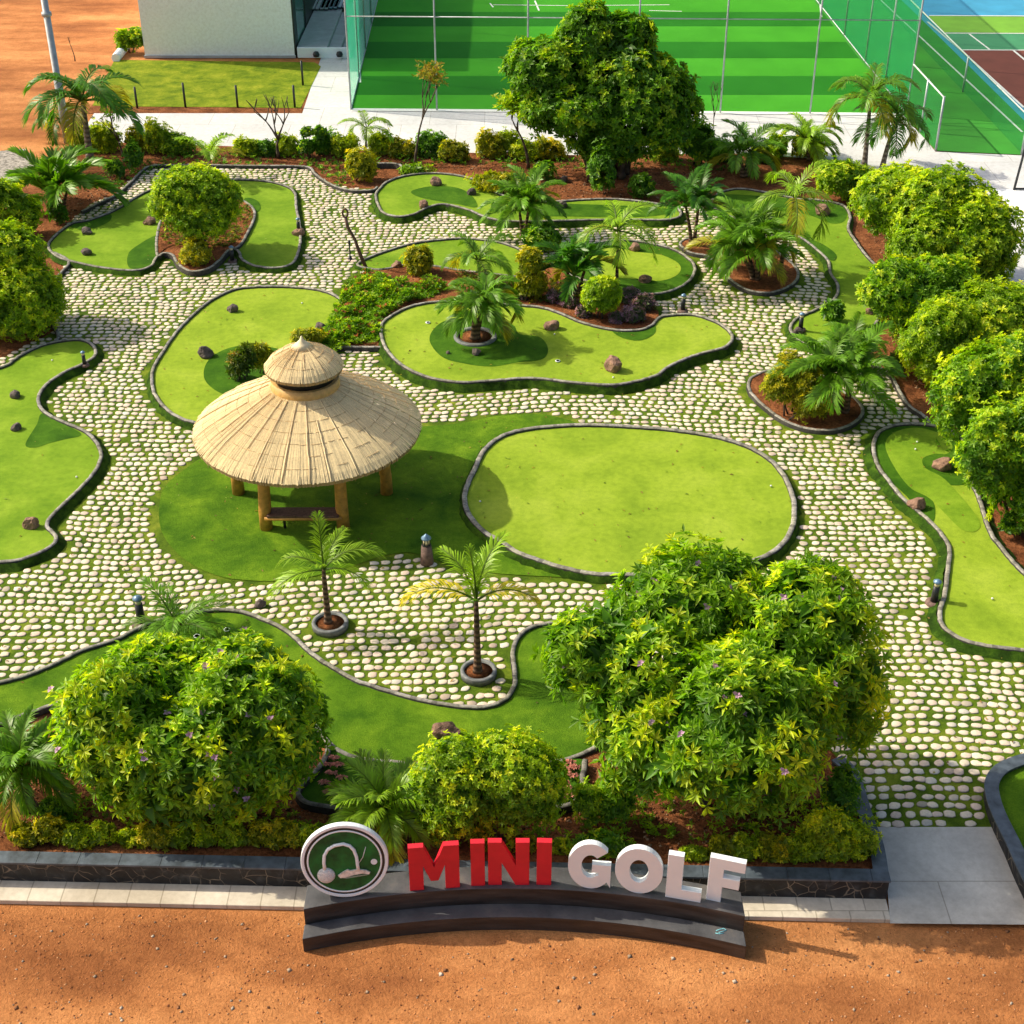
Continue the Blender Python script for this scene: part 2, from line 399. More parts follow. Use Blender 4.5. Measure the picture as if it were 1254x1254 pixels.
putting_green(gA, 'horseshoe shaped green wrapped around the planted island at upper left', mat='turf_mid',
    rough=[([(85,276),(110,268),(134,262),(135,270),(120,278),(100,281)],'turf_rough'),([(165,303),(195,288),(198,312),(184,325),(160,329),(156,315)],'turf_rough'),([(300,243),(315,246),(319,256),(310,262),(299,258)],'turf_rough')])
gB = [(460,239),(464,231),(475,221),(497,214),(527,211),(557,213),(581,219),(601,231),(618,239),(645,246),(675,246),(721,243),(760,243),(802,248),(830,254),(832,264),(815,268),(780,268),(740,268),(691,269),(640,270),(608,268),(590,263),(574,256),(544,249),(524,253),(507,261),(487,264),(468,258)]
putting_green(gB, 'narrow wavy green at the top beside the red soil bank', kh=.24, mat='turf_mid', rough=[([(504,234),(530,228),(560,230),(578,240),(584,254),(560,250),(535,246),(512,241)],'turf_rough'),([(640,252),(700,250),(800,254),(826,260),(780,266),(690,265),(645,264)],'turf_rough')])
gC = [(880,236),(905,230),(941,235),(975,242),(1003,244),(1032,250),(1041,264),(1039,279),(1050,297),(1064,315),(1079,331),(1086,352),(1080,380),(1066,402),(1040,416),(1005,425),(981,416),(969,405),(970,395),(981,386),(1010,373),(1024,362),(1026,348),(1017,333),(1014,318),(995,300),(977,288),(955,281),(920,272),(890,262),(872,250)]
putting_green(gC, 'long green winding down the right side past the leaning palm', mat='turf_mid', rough=[([(885,238),(975,244),(1030,252),(1036,268),(1020,274),(985,262),(930,256),(885,250)],'turf_rough'),([(978,290),(1005,298),(1024,312),(1020,320),(1008,312),(995,302)],'turf_rough')])
gE = [(438,324),(450,315),(477,305),(511,296),(544,292),(574,291),(614,296),(645,308),(668,322),(655,338),(628,337),(564,330),(534,325),(500,323),(465,329)]
putting_green(gE, 'slim curved green behind the yellow round shrub and central palms', kh=.12, mat='turf_mid', skirt=.06)
gF = [(690,318),(712,302),(738,295),(768,293),(802,298),(829,306),(847,319),(851,331),(840,346),(818,356),(790,359),(755,354),(725,345),(700,335)]
putting_green(gF, 'oval green with a dark outer ring and two rocks, right of the tall central palm', kh=.22, mat='turf_rough', rough=[([(715,315),(745,304),(785,309),(812,313),(832,324),(830,336),(808,344),(770,341),(730,338)],'turf_bright')])
gH = [(467,397),(480,385),(500,375),(527,369),(561,368),(614,371),(661,375),(685,382),(708,392),(728,398),(755,403),(782,403),(798,397),(807,388),(818,385),(847,384),(872,391),(890,401),(897,413),(887,424),(861,431),(840,438),(820,447),(802,459),(768,468),(742,470),(701,467),(668,463),(641,462),(601,465),(567,467),(534,463),(507,454),(484,439),(470,420)]
putting_green(gH, 'long central green with a potted palm in its dark patch and two rocks', kh=.28, skirt=.14,
   rough=[([(526,417),(534,400),(554,391),(601,390),(628,398),(636,409),(661,413),(671,427),(664,440),(634,444),(601,449),(567,445),(541,437)],'turf_rough'),([(750,404),(782,404),(800,397),(802,408),(785,417),(762,414)],'turf_rough')], holes=[(524,395),(683,442)])
gI = [(186,460),(189,447),(201,427),(218,403),(240,381),(261,365),(288,353),(318,350),(352,350),(385,353),(409,360),(417,370),(410,390),(398,405),(378,418),(372,440),(372,470),(330,505),(285,520),(238,516),(214,507),(198,494),(188,478)]
putting_green(gI, 'egg shaped green behind the thatched gazebo', kh=.2, rough=[([(254,470),(250,452),(262,435),(290,424),(330,425),(372,440),(371,475),(330,490),(280,485)],'turf_rough')])
gK = [(574,588),(581,574),(592,551),(612,534),(641,525),(675,521),(715,519),(768,521),(820,525),(874,533),(914,545),(941,560),(958,578),(968,598),(973,618),(970,645),(958,665),(938,679),(904,691),(860,699),(810,703),(755,702),(725,701),(695,695),(661,685),(634,675),(614,662),(591,648),(574,628),(569,608)]
putting_green(gK, 'large smooth bright oval green right of the gazebo', kh=.2, skirt=.10, kw=.13, holes=[])
gL = [(1070,544),(1078,527),(1099,519),(1125,518),(1152,522),(1176,534),(1186,551),(1187,581),(1199,608),(1212,648),(1226,668),(1254,700),(1310,745),(1320,790),(1280,796),(1219,791),(1189,785),(1166,775),(1153,762),(1152,745),(1157,728),(1161,695),(1163,671),(1152,651),(1132,631),(1105,608),(1089,588),(1075,568)]
putting_green(gL, 'long green at the right edge with two round boulders at its top', kh=.18, skirt=.2, kw=.11,
   rough=[([(1073,545),(1080,530),(1100,521),(1125,519),(1152,524),(1174,536),(1184,552),(1185,590),(1160,595),(1135,600),(1145,620),(1140,640),(1110,608),(1090,588),(1077,566)],'turf_rough'),([(1084,545),(1095,530),(1122,524),(1150,531),(1166,545),(1160,556),(1145,556),(1130,562),(1134,574),(1160,590),(1200,640),(1180,650),(1140,612),(1115,598),(1095,572)],'turf_mid'),([(1130,566),(1145,560),(1165,565),(1180,575),(1170,582),(1145,578)],'turf_rough')])
gM = [(-80,470),(0,449),(23,435),(50,422),(77,416),(100,415),(114,422),(116,434),(100,445),(80,454),(57,469),(47,485),(52,501),(74,514),(104,527),(120,544),(123,561),(113,580),(90,604),(67,626),(57,642),(68,655),(64,666),(44,677),(20,685),(-10,687),(-80,690),(-110,580)]
putting_green(gM, 'broad wavy green cut by the left edge of the view', kh=.2, mat='turf_mid', skirt=.16, rough=[([(31,545),(45,520),(52,506),(74,517),(100,532),(80,538),(60,543),(45,548)],'turf_rough')])
gN = [(-60,850),(0,834),(33,825),(67,811),(100,795),(141,782),(161,772),(188,760),(234,748),(285,746),(318,755),(352,772),(383,800),(410,817),(437,832),(484,847),(517,856),(558,863),(594,864),(618,855),(630,838),(630,820),(628,798),(634,780),(648,768),(670,762),(695,762),(730,770),(765,790),(785,830),(780,870),(752,897),(735,910),(712,922),(678,931),(600,936),(520,936),(484,932),(450,929),(424,922),(404,910),(387,889),(350,873),(290,862),(200,857),(130,855),(84,857),(43,869),(0,885),(-60,905)]
putting_green(gN, 'long dark green lawn fairway sweeping behind the front shrubs', kh=.14, mat='lawn', skirt=0, holes=[(278,771),(241,779)])
gS = [(1225,943),(1215,957),(1216,977),(1224,1001),(1245,1050),(1330,1100),(1420,1000),(1380,900),(1254,928)]
# garden lawn around the gazebo
gJ = [(248,561),(228,574),(204,594),(196,614),(196,644),(208,668),(234,691),(268,706),(301,711),(345,712),(385,706),(433,693),(467,682),(500,677),(530,685),(560,696),(600,702),(640,705),(700,708),(752,710),(760,640),(740,535),(705,518),(685,512),(665,508),(634,508),(601,511),(574,517),(544,521),(515,523),(440,530),(350,540),(280,552)]
AJ = smooth_closed(W(gJ), True)
sheet('gazebo_lawn', AJ, .018, 'lawn', kind='structure'); EXCL.append((AJ, .05))
# ---------------------------------------------------------------- ground sheets
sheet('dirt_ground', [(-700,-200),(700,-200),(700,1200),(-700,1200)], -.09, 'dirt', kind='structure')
garden = [(-260,470),(-160,330),(-60,250),(0,232),(45,200),(100,172),(400,182),(700,189),(900,187),(1040,196),(1120,240),(1190,300),(1260,385),(1500,560),(1500,1068),(1250,1066),(1085,1072),(372,1052),(-200,1043),(-300,800)]
sheet('garden_soil', W(garden), -.03, 'soil', kind='structure')
pav = [(-200,455),(0,440),(50,415),(66,405),(62,390),(60,365),(67,342),(84,321),(64,306),(62,290),(90,268),(110,250),(141,238),(177,206),(190,201),(240,201),(300,202),(372,203),(385,211),(395,219),(410,226),(430,231),(462,231),(520,235),(600,245),(700,250),(800,255),(870,252),(900,240),(960,245),(1030,258),(1060,320),(1075,350),(1066,402),(1062,430),(1075,447),(1092,459),(1102,477),(1115,497),(1137,514),(1165,535),(1185,600),(1254,710),(1330,780),(1330,930),(1254,932),(1222,948),(1214,970),(1222,1013),(1068,1013),(1052,985),(1045,950),(1000,900),(800,850),(600,880),(300,790),(-200,880)]
AP = np.array(W(pav)); sheet('moss_joints', AP, 0, 'moss', kind='structure')
def open_kerb(pix, label, kh=.13, w=.10, z0=-.03, zf=None, name='kerb_edging', tone=1.):
    A = smooth_closed(W(pix, kh), False); o = kerb_mesh(name, A, False, w, z0, kh, None, zf=zf, tone=tone); return tag(o, label, 'kerb')
open_kerb([(55,392),(65,398),(71,410),(66,418),(45,424)], 'short dark kerb under the big shrub at left', .12)
open_kerb([(67,342),(76,331),(84,322),(80,315),(66,308)], 'short dark kerb curling around the left green', .14)
open_kerb([(100,258),(118,249),(141,238),(160,222),(174,208),(188,202),(240,201),(300,202),(372,203),(385,211),(395,219),(410,227),(430,232),(455,232),(462,228)], 'dark kerb along the far upper left end of the paving', .14)
open_kerb([(445,201),(470,199),(490,201),(492,210)], 'small dark kerb behind the far round yellow shrub', .2)
open_kerb([(1056,432),(1075,447),(1092,459),(1101,477),(1114,496),(1133,509),(1139,517)], 'pale kerb between the paving and red soil at right', .14)
open_kerb([(385,443),(400,430),(415,424),(440,424),(468,424)], 'dark kerb below the central flower bed near the gazebo', .16)
# far walkway, pitches, courts
sheet('concrete_walkway', W([(95,168),(115,137),(370,137),(430,-40),(482,-40),(430,133),(860,137),(1108,139),(1146,184),(1262,189),(1420,196),(1600,420),(1600,700),(1262,388),(1190,302),(1120,242),(1040,198),(900,189),(700,191),(400,184),(100,174)]), -.06, 'walk', kind='structure')
sheet('pale_paving', W([(1217,230),(1330,231),(1500,420),(1262,300)]), -.05, 'white_wall', kind='structure')
sheet('gravel_verge', W([(-60,188),(30,180),(48,196),(20,225),(-60,235)]), -.07, 'gravel', kind='structure')
VX, VY = 587, -521
def tovp(x, y, y2): k = (y2-y)/(VY-y); return (x+(VX-x)*k, y2)
def far(x, y): return tovp(x, y, -230)
sheet('striped_pitch', W([(430,134),(860,138),(1107,140),far(1107,140),far(430,134)]), -.045, 'pitch', kind='structure')
sheet('second_pitch', W([(1107,140),(1146,183),(1251,188),(1400,194),far(1290,188),far(1107,140)]), -.05, 'pitch_plain', kind='structure')
sheet('pitch_border', W([(430,134.5),(860,138),(1107,140.5),(1107,137.5),(860,135),(430,131.5)]), -.035, 'line', kind='structure')
def strip(name, p, q, w, z, mat='line'):
    P, Q = np.array(G(*p)), np.array(G(*q)); d = (Q-P)/np.linalg.norm(Q-P); n = np.array([-d[1], d[0]])*w/2
    return sheet(name, [P-n, Q-n, Q+n, P+n], z, mat, kind='structure')
sheet('court_apron', W([(1133,27),(1254,146),(1330,222),(1500,230),(1500,-200),(900,-200),(1105,0)]), -.04, 'court_blue', kind='structure')
sheet('brown_court', W([(1177,61),(1254,131),(1330,205),(1480,205),(1480,61)]), -.03, 'court_brown', kind='structure')
sheet('green_court', W([(1157,40),(1177,60),(1480,61),(1480,41)]), -.03, 'court_green', kind='structure')
sheet('lime_verge', W([(1137,19),(1157,39),(1480,41),(1480,21)]), -.03, 'court_lime', kind='structure')
for a, b, w in (((1177,61),(1254,131),.12),((1136,26),(1177,61),.12),((1157,40),(1480,41),.12),((1177,60.5),(1480,61.5),.12),((1187,41),(1212,60),.1),((1241,61),(1300,110),.12),((1138,18.5),(1480,20),.14),((1079,0),(1252,161),.1)):
    strip('court_line', a, b, w, -.02)
for a, b in (((440,60),(441,100)),((600,3),(604,8)),((604,5),(700,6)),((655,0),(660,12)),((700,6),(820,5)),((795,12),(835,13)),((1006,20),(1004,0))):
    strip('pitch_line', a, b, .09, -.035)
# building lawn
sheet('side_lawn', W([(140,72),(385,75),(393,80),(368,131),(300,130),(170,129),(113,128)]), -.05, 'rough_lawn', kind='structure')
sheet('soil_strip', W([(105,137),(113,126),(300,129),(368,130),(393,80),(398,80),(372,138)]), -.065, 'soil', kind='structure')
# entry slab + ledge
sheet('entry_slab', W([(1066,1013),(1223,1013),(1258,1080),(1420,1100),(1420,1134),(1090,1131),(1086,1078)]), .006, 'slab', kind='structure')
P0, P1 = np.array(G(0,1081,-.03)), np.array(G(1085,1104,-.03)); dW = (P1-P0)/np.linalg.norm(P1-P0); nW = np.array([-dW[1], dW[0]])   # nW points away from camera
PL = P0-dW*6
q0, q1 = PL-nW*.46, P1+dW*.0-nW*.44
mb = MB(); cc = (PL+P1)/2-nW*.2; mb.box((cc[0], cc[1], -.04), (np.linalg.norm(P1-PL)+.0, .5, .1), math.atan2(dW[1], dW[0]))
o = mb.build('ledge', 'ledge', None, False, .012); o['kind'] = 'structure'
# ---------------------------------------------------------------- retaining wall
WH = .46
rzW = math.atan2(dW[1], dW[0]); L = np.linalg.norm(P1-PL); cc = (PL+P1)/2+nW*.14
t = thing('retaining_wall', (P1[0], P1[1], 0), 'long low black stone retaining wall with slate cap behind the sign', 'wall')
def rel(p): return (p[0]-P1[0], p[1]-P1[1])
c2 = rel(cc); MB().box((c2[0], c2[1], WH/2-.02), (L, .24, WH-.04+.02), rzW).build('stone_face', 'black_stone', t, False)
mb = MB()
for i in range(int(L/.75)+1):
    l_ = min(.745, L+.02-i*.75)
    if l_ < .1: break
    c = PL+dW*(i*.75+l_/2)+nW*.14; c = rel(c); mb.box((c[0], c[1], WH+.012), (l_, .29, .045), rzW)
mb.build('cap', 'cap', t, False, .006)
# return wall along the entry
ret = [G(1086,1078,.3), G(1072,1040,.3), G(1062,1010,.3), G(1055,985,.3), G(1050,965,.3), G(1042,942,.3), G(1025,925,.3)]
ret[0] = tuple(P1-dW*.12+nW*.2)
Ar = smooth_closed(ret, False)
def ret_mesh(Ar, hs, t, mat1, mat2, off):
    N = offs(Ar, False); n = len(Ar); V1 = []; F1 = []; V2 = []; F2 = []
    for i in range(n):
        h = hs[0]+(hs[1]-hs[0])*min(1, i/(n-1)*1.0)
        for q, z in ((-.11, -.05), (-.11, h), (.11, h), (.11, -.05)): V1.append((Ar[i][0]+N[i][0]*q-off[0], Ar[i][1]+N[i][1]*q-off[1], z))
        for q, z in ((-.135, h+.001), (-.135, h+.04), (.135, h+.04), (.135, h+.001)): V2.append((Ar[i][0]+N[i][0]*q-off[0], Ar[i][1]+N[i][1]*q-off[1], z))
    for V, F in ((V1, F1), (V2, F2)):
        for i in range(n-1):
            for q in range(4): q2 = (q+1) % 4; F.append((i*4+q, (i+1)*4+q, (i+1)*4+q2, i*4+q2))
        F.append((0, 1, 2, 3)); F.append(tuple((n-1)*4+q for q in (3, 2, 1, 0)))
    link('return_face', pymesh('return_face', V1, F1), mat1, t); link('return_cap', pymesh('return_cap', V2, F2), mat2, t)
ret_mesh(Ar, (WH-.008, .2), t, 'black_stone', 'cap', (P1[0], P1[1]))
# bed right of the entry
AS = smooth_closed(W(gS, .2), True)
t = thing('corner_bed', (AS[0][0], AS[0][1], 0), 'green lawn bed with dark curved wall right of the entry slab', 'garden bed')
sheet('bed_lawn', AS, .14, 'lawn', t); EXCL.append((AS, .1))
a2 = smooth_closed(W([(1290,918),(1254,928),(1227,940),(1215,957),(1216,977),(1224,1001),(1240,1035),(1256,1072),(1290,1140)], .25), False)
ret_mesh(a2, (.16, .36), t, 'black_stone', 'cap', (AS[0][0], AS[0][1]))
# ---------------------------------------------------------------- front planter soil (rises to the wall)
Yf = G(600,1056,.4)[1]; Yb = G(600,905,.05)[1]
def zpl(x, y): return .02+.36*(Yb-y)/(Yb-Yf)
pl = [(-150,1046),(372,1053),(905,1062),(1072,1067),(1050,985),(1040,945),(1000,905),(800,880),(760,900),(700,915),(600,925),(420,915),(390,893),(300,870),(100,862),(0,890),(-150,915)]
def clampfix(p): return G(p[0], p[1], .38 if p[1] > 1040 else .1)
Ap = [clampfix(p) for p in pl]
sheet('planter_soil', Ap, 0, 'soil', kind='structure', zf=lambda x, y: zpl(x, y)-.015)
# sub-bed with flowers
gQ = [(402,906),(400,922),(390,942),(371,962),(365,976),(376,988),(402,994),(470,1000),(560,1004),(640,1002),(678,996),(703,989),(712,974),(714,951),(717,930),(700,925),(600,933),(500,930),(440,925)]
AQ = smooth_closed(W(gQ, .22), True)
cQ = AQ.mean(0); t = thing('flower_bed', (cQ[0], cQ[1], 0), 'small turfed flower bed with black kerb between the two front shrubs', 'garden bed')
sheet('turf', AQ, 0, 'turf_rough', t, zf=lambda x, y: zpl(x, y)+.04)
openQ = smooth_closed(W(gQ[:15], .25), False)
kerb_mesh('kerb', openQ, False, .11, -.1, .17, t, zf=lambda x, y: zpl(x, y), tone=.6)
# ---------------------------------------------------------------- planted islands
def bed(pix, label, kh=.14, soil='soil'):
    A = smooth_closed(W(pix, kh), True)
    if area(A) < 0: A = A[::-1]
    c = A.mean(0); t = thing('planting_bed', (c[0], c[1], 0), label, 'planting bed')
    sheet('soil', A, kh-.03, soil, t); kerb_mesh('kerb', A, True, .10, 0, kh, t); EXCL.append((A, .08)); return t
bed([(193,312),(192,292),(200,266),(232,248),(280,242),(303,248),(312,262),(303,284),(293,300),(279,306),(268,318),(254,328),(234,331),(218,322),(211,311),(200,309)], 'red soil island with a yellow green tree beside the upper left green', .2)
bed([(833,297),(846,291),(872,291),(905,292),(935,298),(959,313),(974,326),(977,338),(967,349),(945,357),(919,355),(898,344),(880,326),(868,313),(845,308)], 'kidney shaped red soil island holding three palms')
bed([(917,468),(925,459),(950,452),(1000,462),(1035,480),(1051,491),(1056,504),(1045,517),(1022,525),(991,524),(961,514),(936,496),(920,480)], 'oval island of yellow green shrubs and a dense palm at right')
gG = [(418,352),(438,336),(465,329),(500,324),(534,326),(564,331),(628,338),(665,326),(700,336),(725,346),(755,357),(790,366),(806,380),(800,396),(770,402),(725,397),(685,381),(640,373),(560,369),(505,374),(470,394),(466,412),(468,424),(415,425),(385,442),(370,440),(378,420),(398,405),(414,388)]
AG = smooth_closed(W(gG, .1), True); cG = AG.mean(0)
t = thing('planting_bed', (cG[0], cG[1], 0), 'irregular central flower bed between the greens with red soil', 'planting bed')
sheet('soil', AG, .09, 'soil', t); EXCL.append((AG, .08))
# pots set flush: ring planters
def ring_planter(px, py, rpx, label, h=.16):
    X, Y = G(px, py, h); r = rpx/scl(Y, h)
    t = thing('ring_planter', (X, Y, 0), label, 'planter')
    MB().lathe([(r*.8, .02), (r*.8, h), (r, h), (r*1.02, h-.02), (r*1.0, 0)], 40).build('ring', 'lamp_ring', t, True, 0)
    MB().lathe([(r*.8, h-.05), (0, h-.03)], 30).build('soil', 'soil', t)
    EXCL.append((np.array([(X+r*math.cos(a), Y+r*math.sin(a)) for a in np.linspace(0, 6.28, 20)[:-1]]), .04)); return X, Y
M['lamp_ring'] = simple('ring_concrete', (.17, .18, .19), .7, 0, .4, 8, .4, 40)
ring_planter(404, 761, 22, 'round grey concrete planter ring in the paving before the gazebo')
ring_planter(586, 820, 22, 'round grey concrete planter ring nearest the front lawn')
ring_planter(582, 411, 26, 'round kerb planter set in the dark patch of the central green', .27)
# ---------------------------------------------------------------- paving stones
def stones():
    x0, x1, y0, y1 = -20, 22, 18, 60
    px_, py_ = .252, .24; V = []; F = []; C = []; XS = []; YS = []
    row = 0; y = y0
    while y < y1:
        x = x0+(row % 2)*px_*.5+random.uniform(-.03, .03)
        while x < x1:
            XS.append(x); YS.append(y); x += px_*random.uniform(.8, 1.2)
        y += py_; row += 1
    X = np.array(XS); Y = np.array(YS)
    def disp(X, Y):
        dx = .3*np.sin(Y*.25+1.3)+.15*np.sin(X*.3+Y*.2)+.03*np.sin(Y*2.1+X)
        dy = .45*np.sin(X*.22+.6)+.18*np.sin(X*.4-Y*.2+2)+.04*np.sin(X*1.1+Y*.5)+.015*np.sin(X*3.1+Y*2)
        return X+dx, Y+dy
    e = .05; A0, B0 = disp(X, Y); A1, B1 = disp(X+e, Y); A2, B2 = disp(X, Y+e)
    J11, J21, J12, J22 = (A1-A0)/e, (B1-B0)/e, (A2-A0)/e, (B2-B0)/e
    ok = inpoly(A0, B0, AP)
    for Pn, d in EXCL:
        bb = (Pn[:, 0].min()-1, Pn[:, 0].max()+1, Pn[:, 1].min()-1, Pn[:, 1].max()+1)
        sel = ok & (A0 > bb[0]) & (A0 < bb[1]) & (B0 > bb[2]) & (B0 < bb[3])
        idx = np.where(sel)[0]
        if not len(idx): continue
        r = d+.11
        bad = inpoly(A0[idx], B0[idx], Pn)
        for a in np.linspace(0, 2*np.pi, 9)[:-1]: bad |= inpoly(A0[idx]+r*math.cos(a), B0[idx]+r*.85*math.sin(a), Pn)
        ok[idx[bad]] = False
    idx = np.where(ok)[0]; K = 10; ang = np.arange(K)*2*np.pi/K
    for i in idx:
        if random.random() < .006: continue
        hx = px_*.5*random.uniform(.78, .97); hy = py_*.5*random.uniform(.66, .86); ph = random.uniform(-.25, .25)
        sq = random.uniform(2.0, 3.4)
        cs, sn = np.cos(ang), np.sin(ang)
        rr = (np.abs(cs)**sq+np.abs(sn)**sq)**(-1/sq)*RNG.uniform(.84, 1.08, K)
        u = hx*rr*cs; v = hy*rr*sn; sk = random.uniform(-.16, .16); u = u+sk*v
        jx, jy = random.uniform(-.02, .02), random.uniform(-.016, .016)
        bx = A0[i]+J11[i]*(u+jx)+J12[i]*(v+jy); by = B0[i]+J21[i]*(u+jx)+J22[i]*(v+jy)
        cx, cy = bx.mean(), by.mean(); z = random.uniform(.014, .028); n = len(V)
        tlx, tly = RNG.normal(0, .02, 2)
        for q, zz in ((1.0, .001), (.97, z-.008), (.84, z)):
            for k in range(K):
                xx, yy = cx+(bx[k]-cx)*q, cy+(by[k]-cy)*q
                V.append((xx, yy, zz+((xx-cx)*tlx+(yy-cy)*tly if zz > .01 else 0)))
        b = random.uniform(.8, 1.0); h = random.random()
        base = (.85, .74, .58) if h < .62 else ((.81, .65, .53) if h < .88 else (.74, .69, .6))
        if random.random() < .10: b *= random.uniform(.55, .8)
        c = tuple(x*b for x in base); cd = tuple(x*.45 for x in c)
        for lv in (0, 1):
            for k in range(K):
                k2 = (k+1) % K; F.append((n+lv*K+k, n+lv*K+k2, n+(lv+1)*K+k2, n+(lv+1)*K+k)); C.append(cd if lv == 0 else tuple(x*.9 for x in c))
        F.append(tuple(n+2*K+k for k in range(K))); C.append(c)
    o = link('stone_paving', pymesh('stone_paving', V, F, C, True), 'stone'); o['kind'] = 'structure'
    print('stones', len(idx))
stones()
# ---------------------------------------------------------------- foliage
def norm(a): return a/(np.linalg.norm(a, axis=-1, keepdims=True)+1e-9)
def leaf_arrays(P, D, N, Ln, Wd, C, droop=.15, fold=.25):
    S = norm(np.cross(D, N)); n = len(P); Ln = Ln[:, None]; Wd = Wd[:, None]
    V = np.empty((n, 4, 3)); V[:, 0] = P; V[:, 1] = P+D*Ln*.52+S*Wd*.5+N*fold*Wd; V[:, 2] = P+D*Ln-N*droop*Ln; V[:, 3] = P+D*Ln*.52-S*Wd*.5+N*fold*Wd
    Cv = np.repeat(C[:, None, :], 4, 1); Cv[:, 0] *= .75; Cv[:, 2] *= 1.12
    b = np.arange(n)[:, None]*4
    F = np.concatenate([b+np.array([0, 1, 2]), b+np.array([0, 2, 3])], 0)
    return V.reshape(-1, 3), F, Cv.reshape(-1, 3)
def rosettes(P, A, nl, L, Wd, C, rng, el=(.1, 1.0), droop=.2, lv=.25):
    """clusters at P with axis A; nl leaves each"""
    n = len(P); h = norm(np.cross(A, np.tile([.3, .1, 1.], (n, 1))+rng.normal(0, .2, (n, 3)))); g = np.cross(A, h)
    PP = []; DD = []; NN = []; CC = []; LL = []
    for k in range(nl):
        az = 2*np.pi*k/nl*1.0+rng.uniform(-.4, .4, n); e = rng.uniform(el[0], el[1], n)
        rad = h*np.cos(az)[:, None]+g*np.sin(az)[:, None]
        D = norm(rad*np.cos(e)[:, None]+A*np.sin(e)[:, None]); N = norm(A*np.cos(e)[:, None]-rad*np.sin(e)[:, None])
        PP.append(P+A*rng.uniform(0, .25, n)[:, None]*L); DD.append(D); NN.append(N); CC.append(C*rng.uniform(1-lv, 1+lv, n)[:, None]); LL.append(L*rng.uniform(.7, 1.25, n))
    P, D, N, C, Ln = map(np.concatenate, (PP, DD, NN, CC, LL))
    return leaf_arrays(P, D, N, Ln, Ln*Wd, C, droop)
PAL = {'yg':  ((.15,.31,.008),(.45,.65,.014),(.88,.92,.022)),
       'hed': ((.24,.36,.01),(.62,.74,.015),(.95,.92,.02)),
       'dk':  ((.07,.20,.010),(.22,.46,.014),(.58,.70,.020)),
       'mid': ((.10,.26,.010),(.33,.57,.014),(.84,.90,.020)),
       'yel': ((.22,.28,.008),(.62,.58,.012),(.92,.72,.018)),
       'red': ((.07,.14,.01),(.22,.30,.02),(.48,.30,.05)),
       'grn': ((.07,.19,.01),(.18,.42,.02),(.42,.66,.03))}
def lump(bbox, Y0, rk=.85):
    x0, y0, x1, y1 = bbox; pxc, pyc = (x0+x1)/2, (y0+y1)/2
    z = zat(Y0, pyc); X = xat(pxc, Y0, z); s = scl(Y0, z)
    rx = (x1-x0)/2/s; hv = (y1-y0)/2/s; dl = math.atan2(HC-z, Y0); ry = rx*rk
    t = hv*hv-(ry*math.sin(dl))**2
    if t < (.45*hv)**2: ry = hv*.8/math.sin(dl)*.75; t = hv*hv-(ry*math.sin(dl))**2
    rz = math.sqrt(max(t, .05*hv*hv))/math.cos(dl)
    return (X, Y0, z, rx, ry, rz)
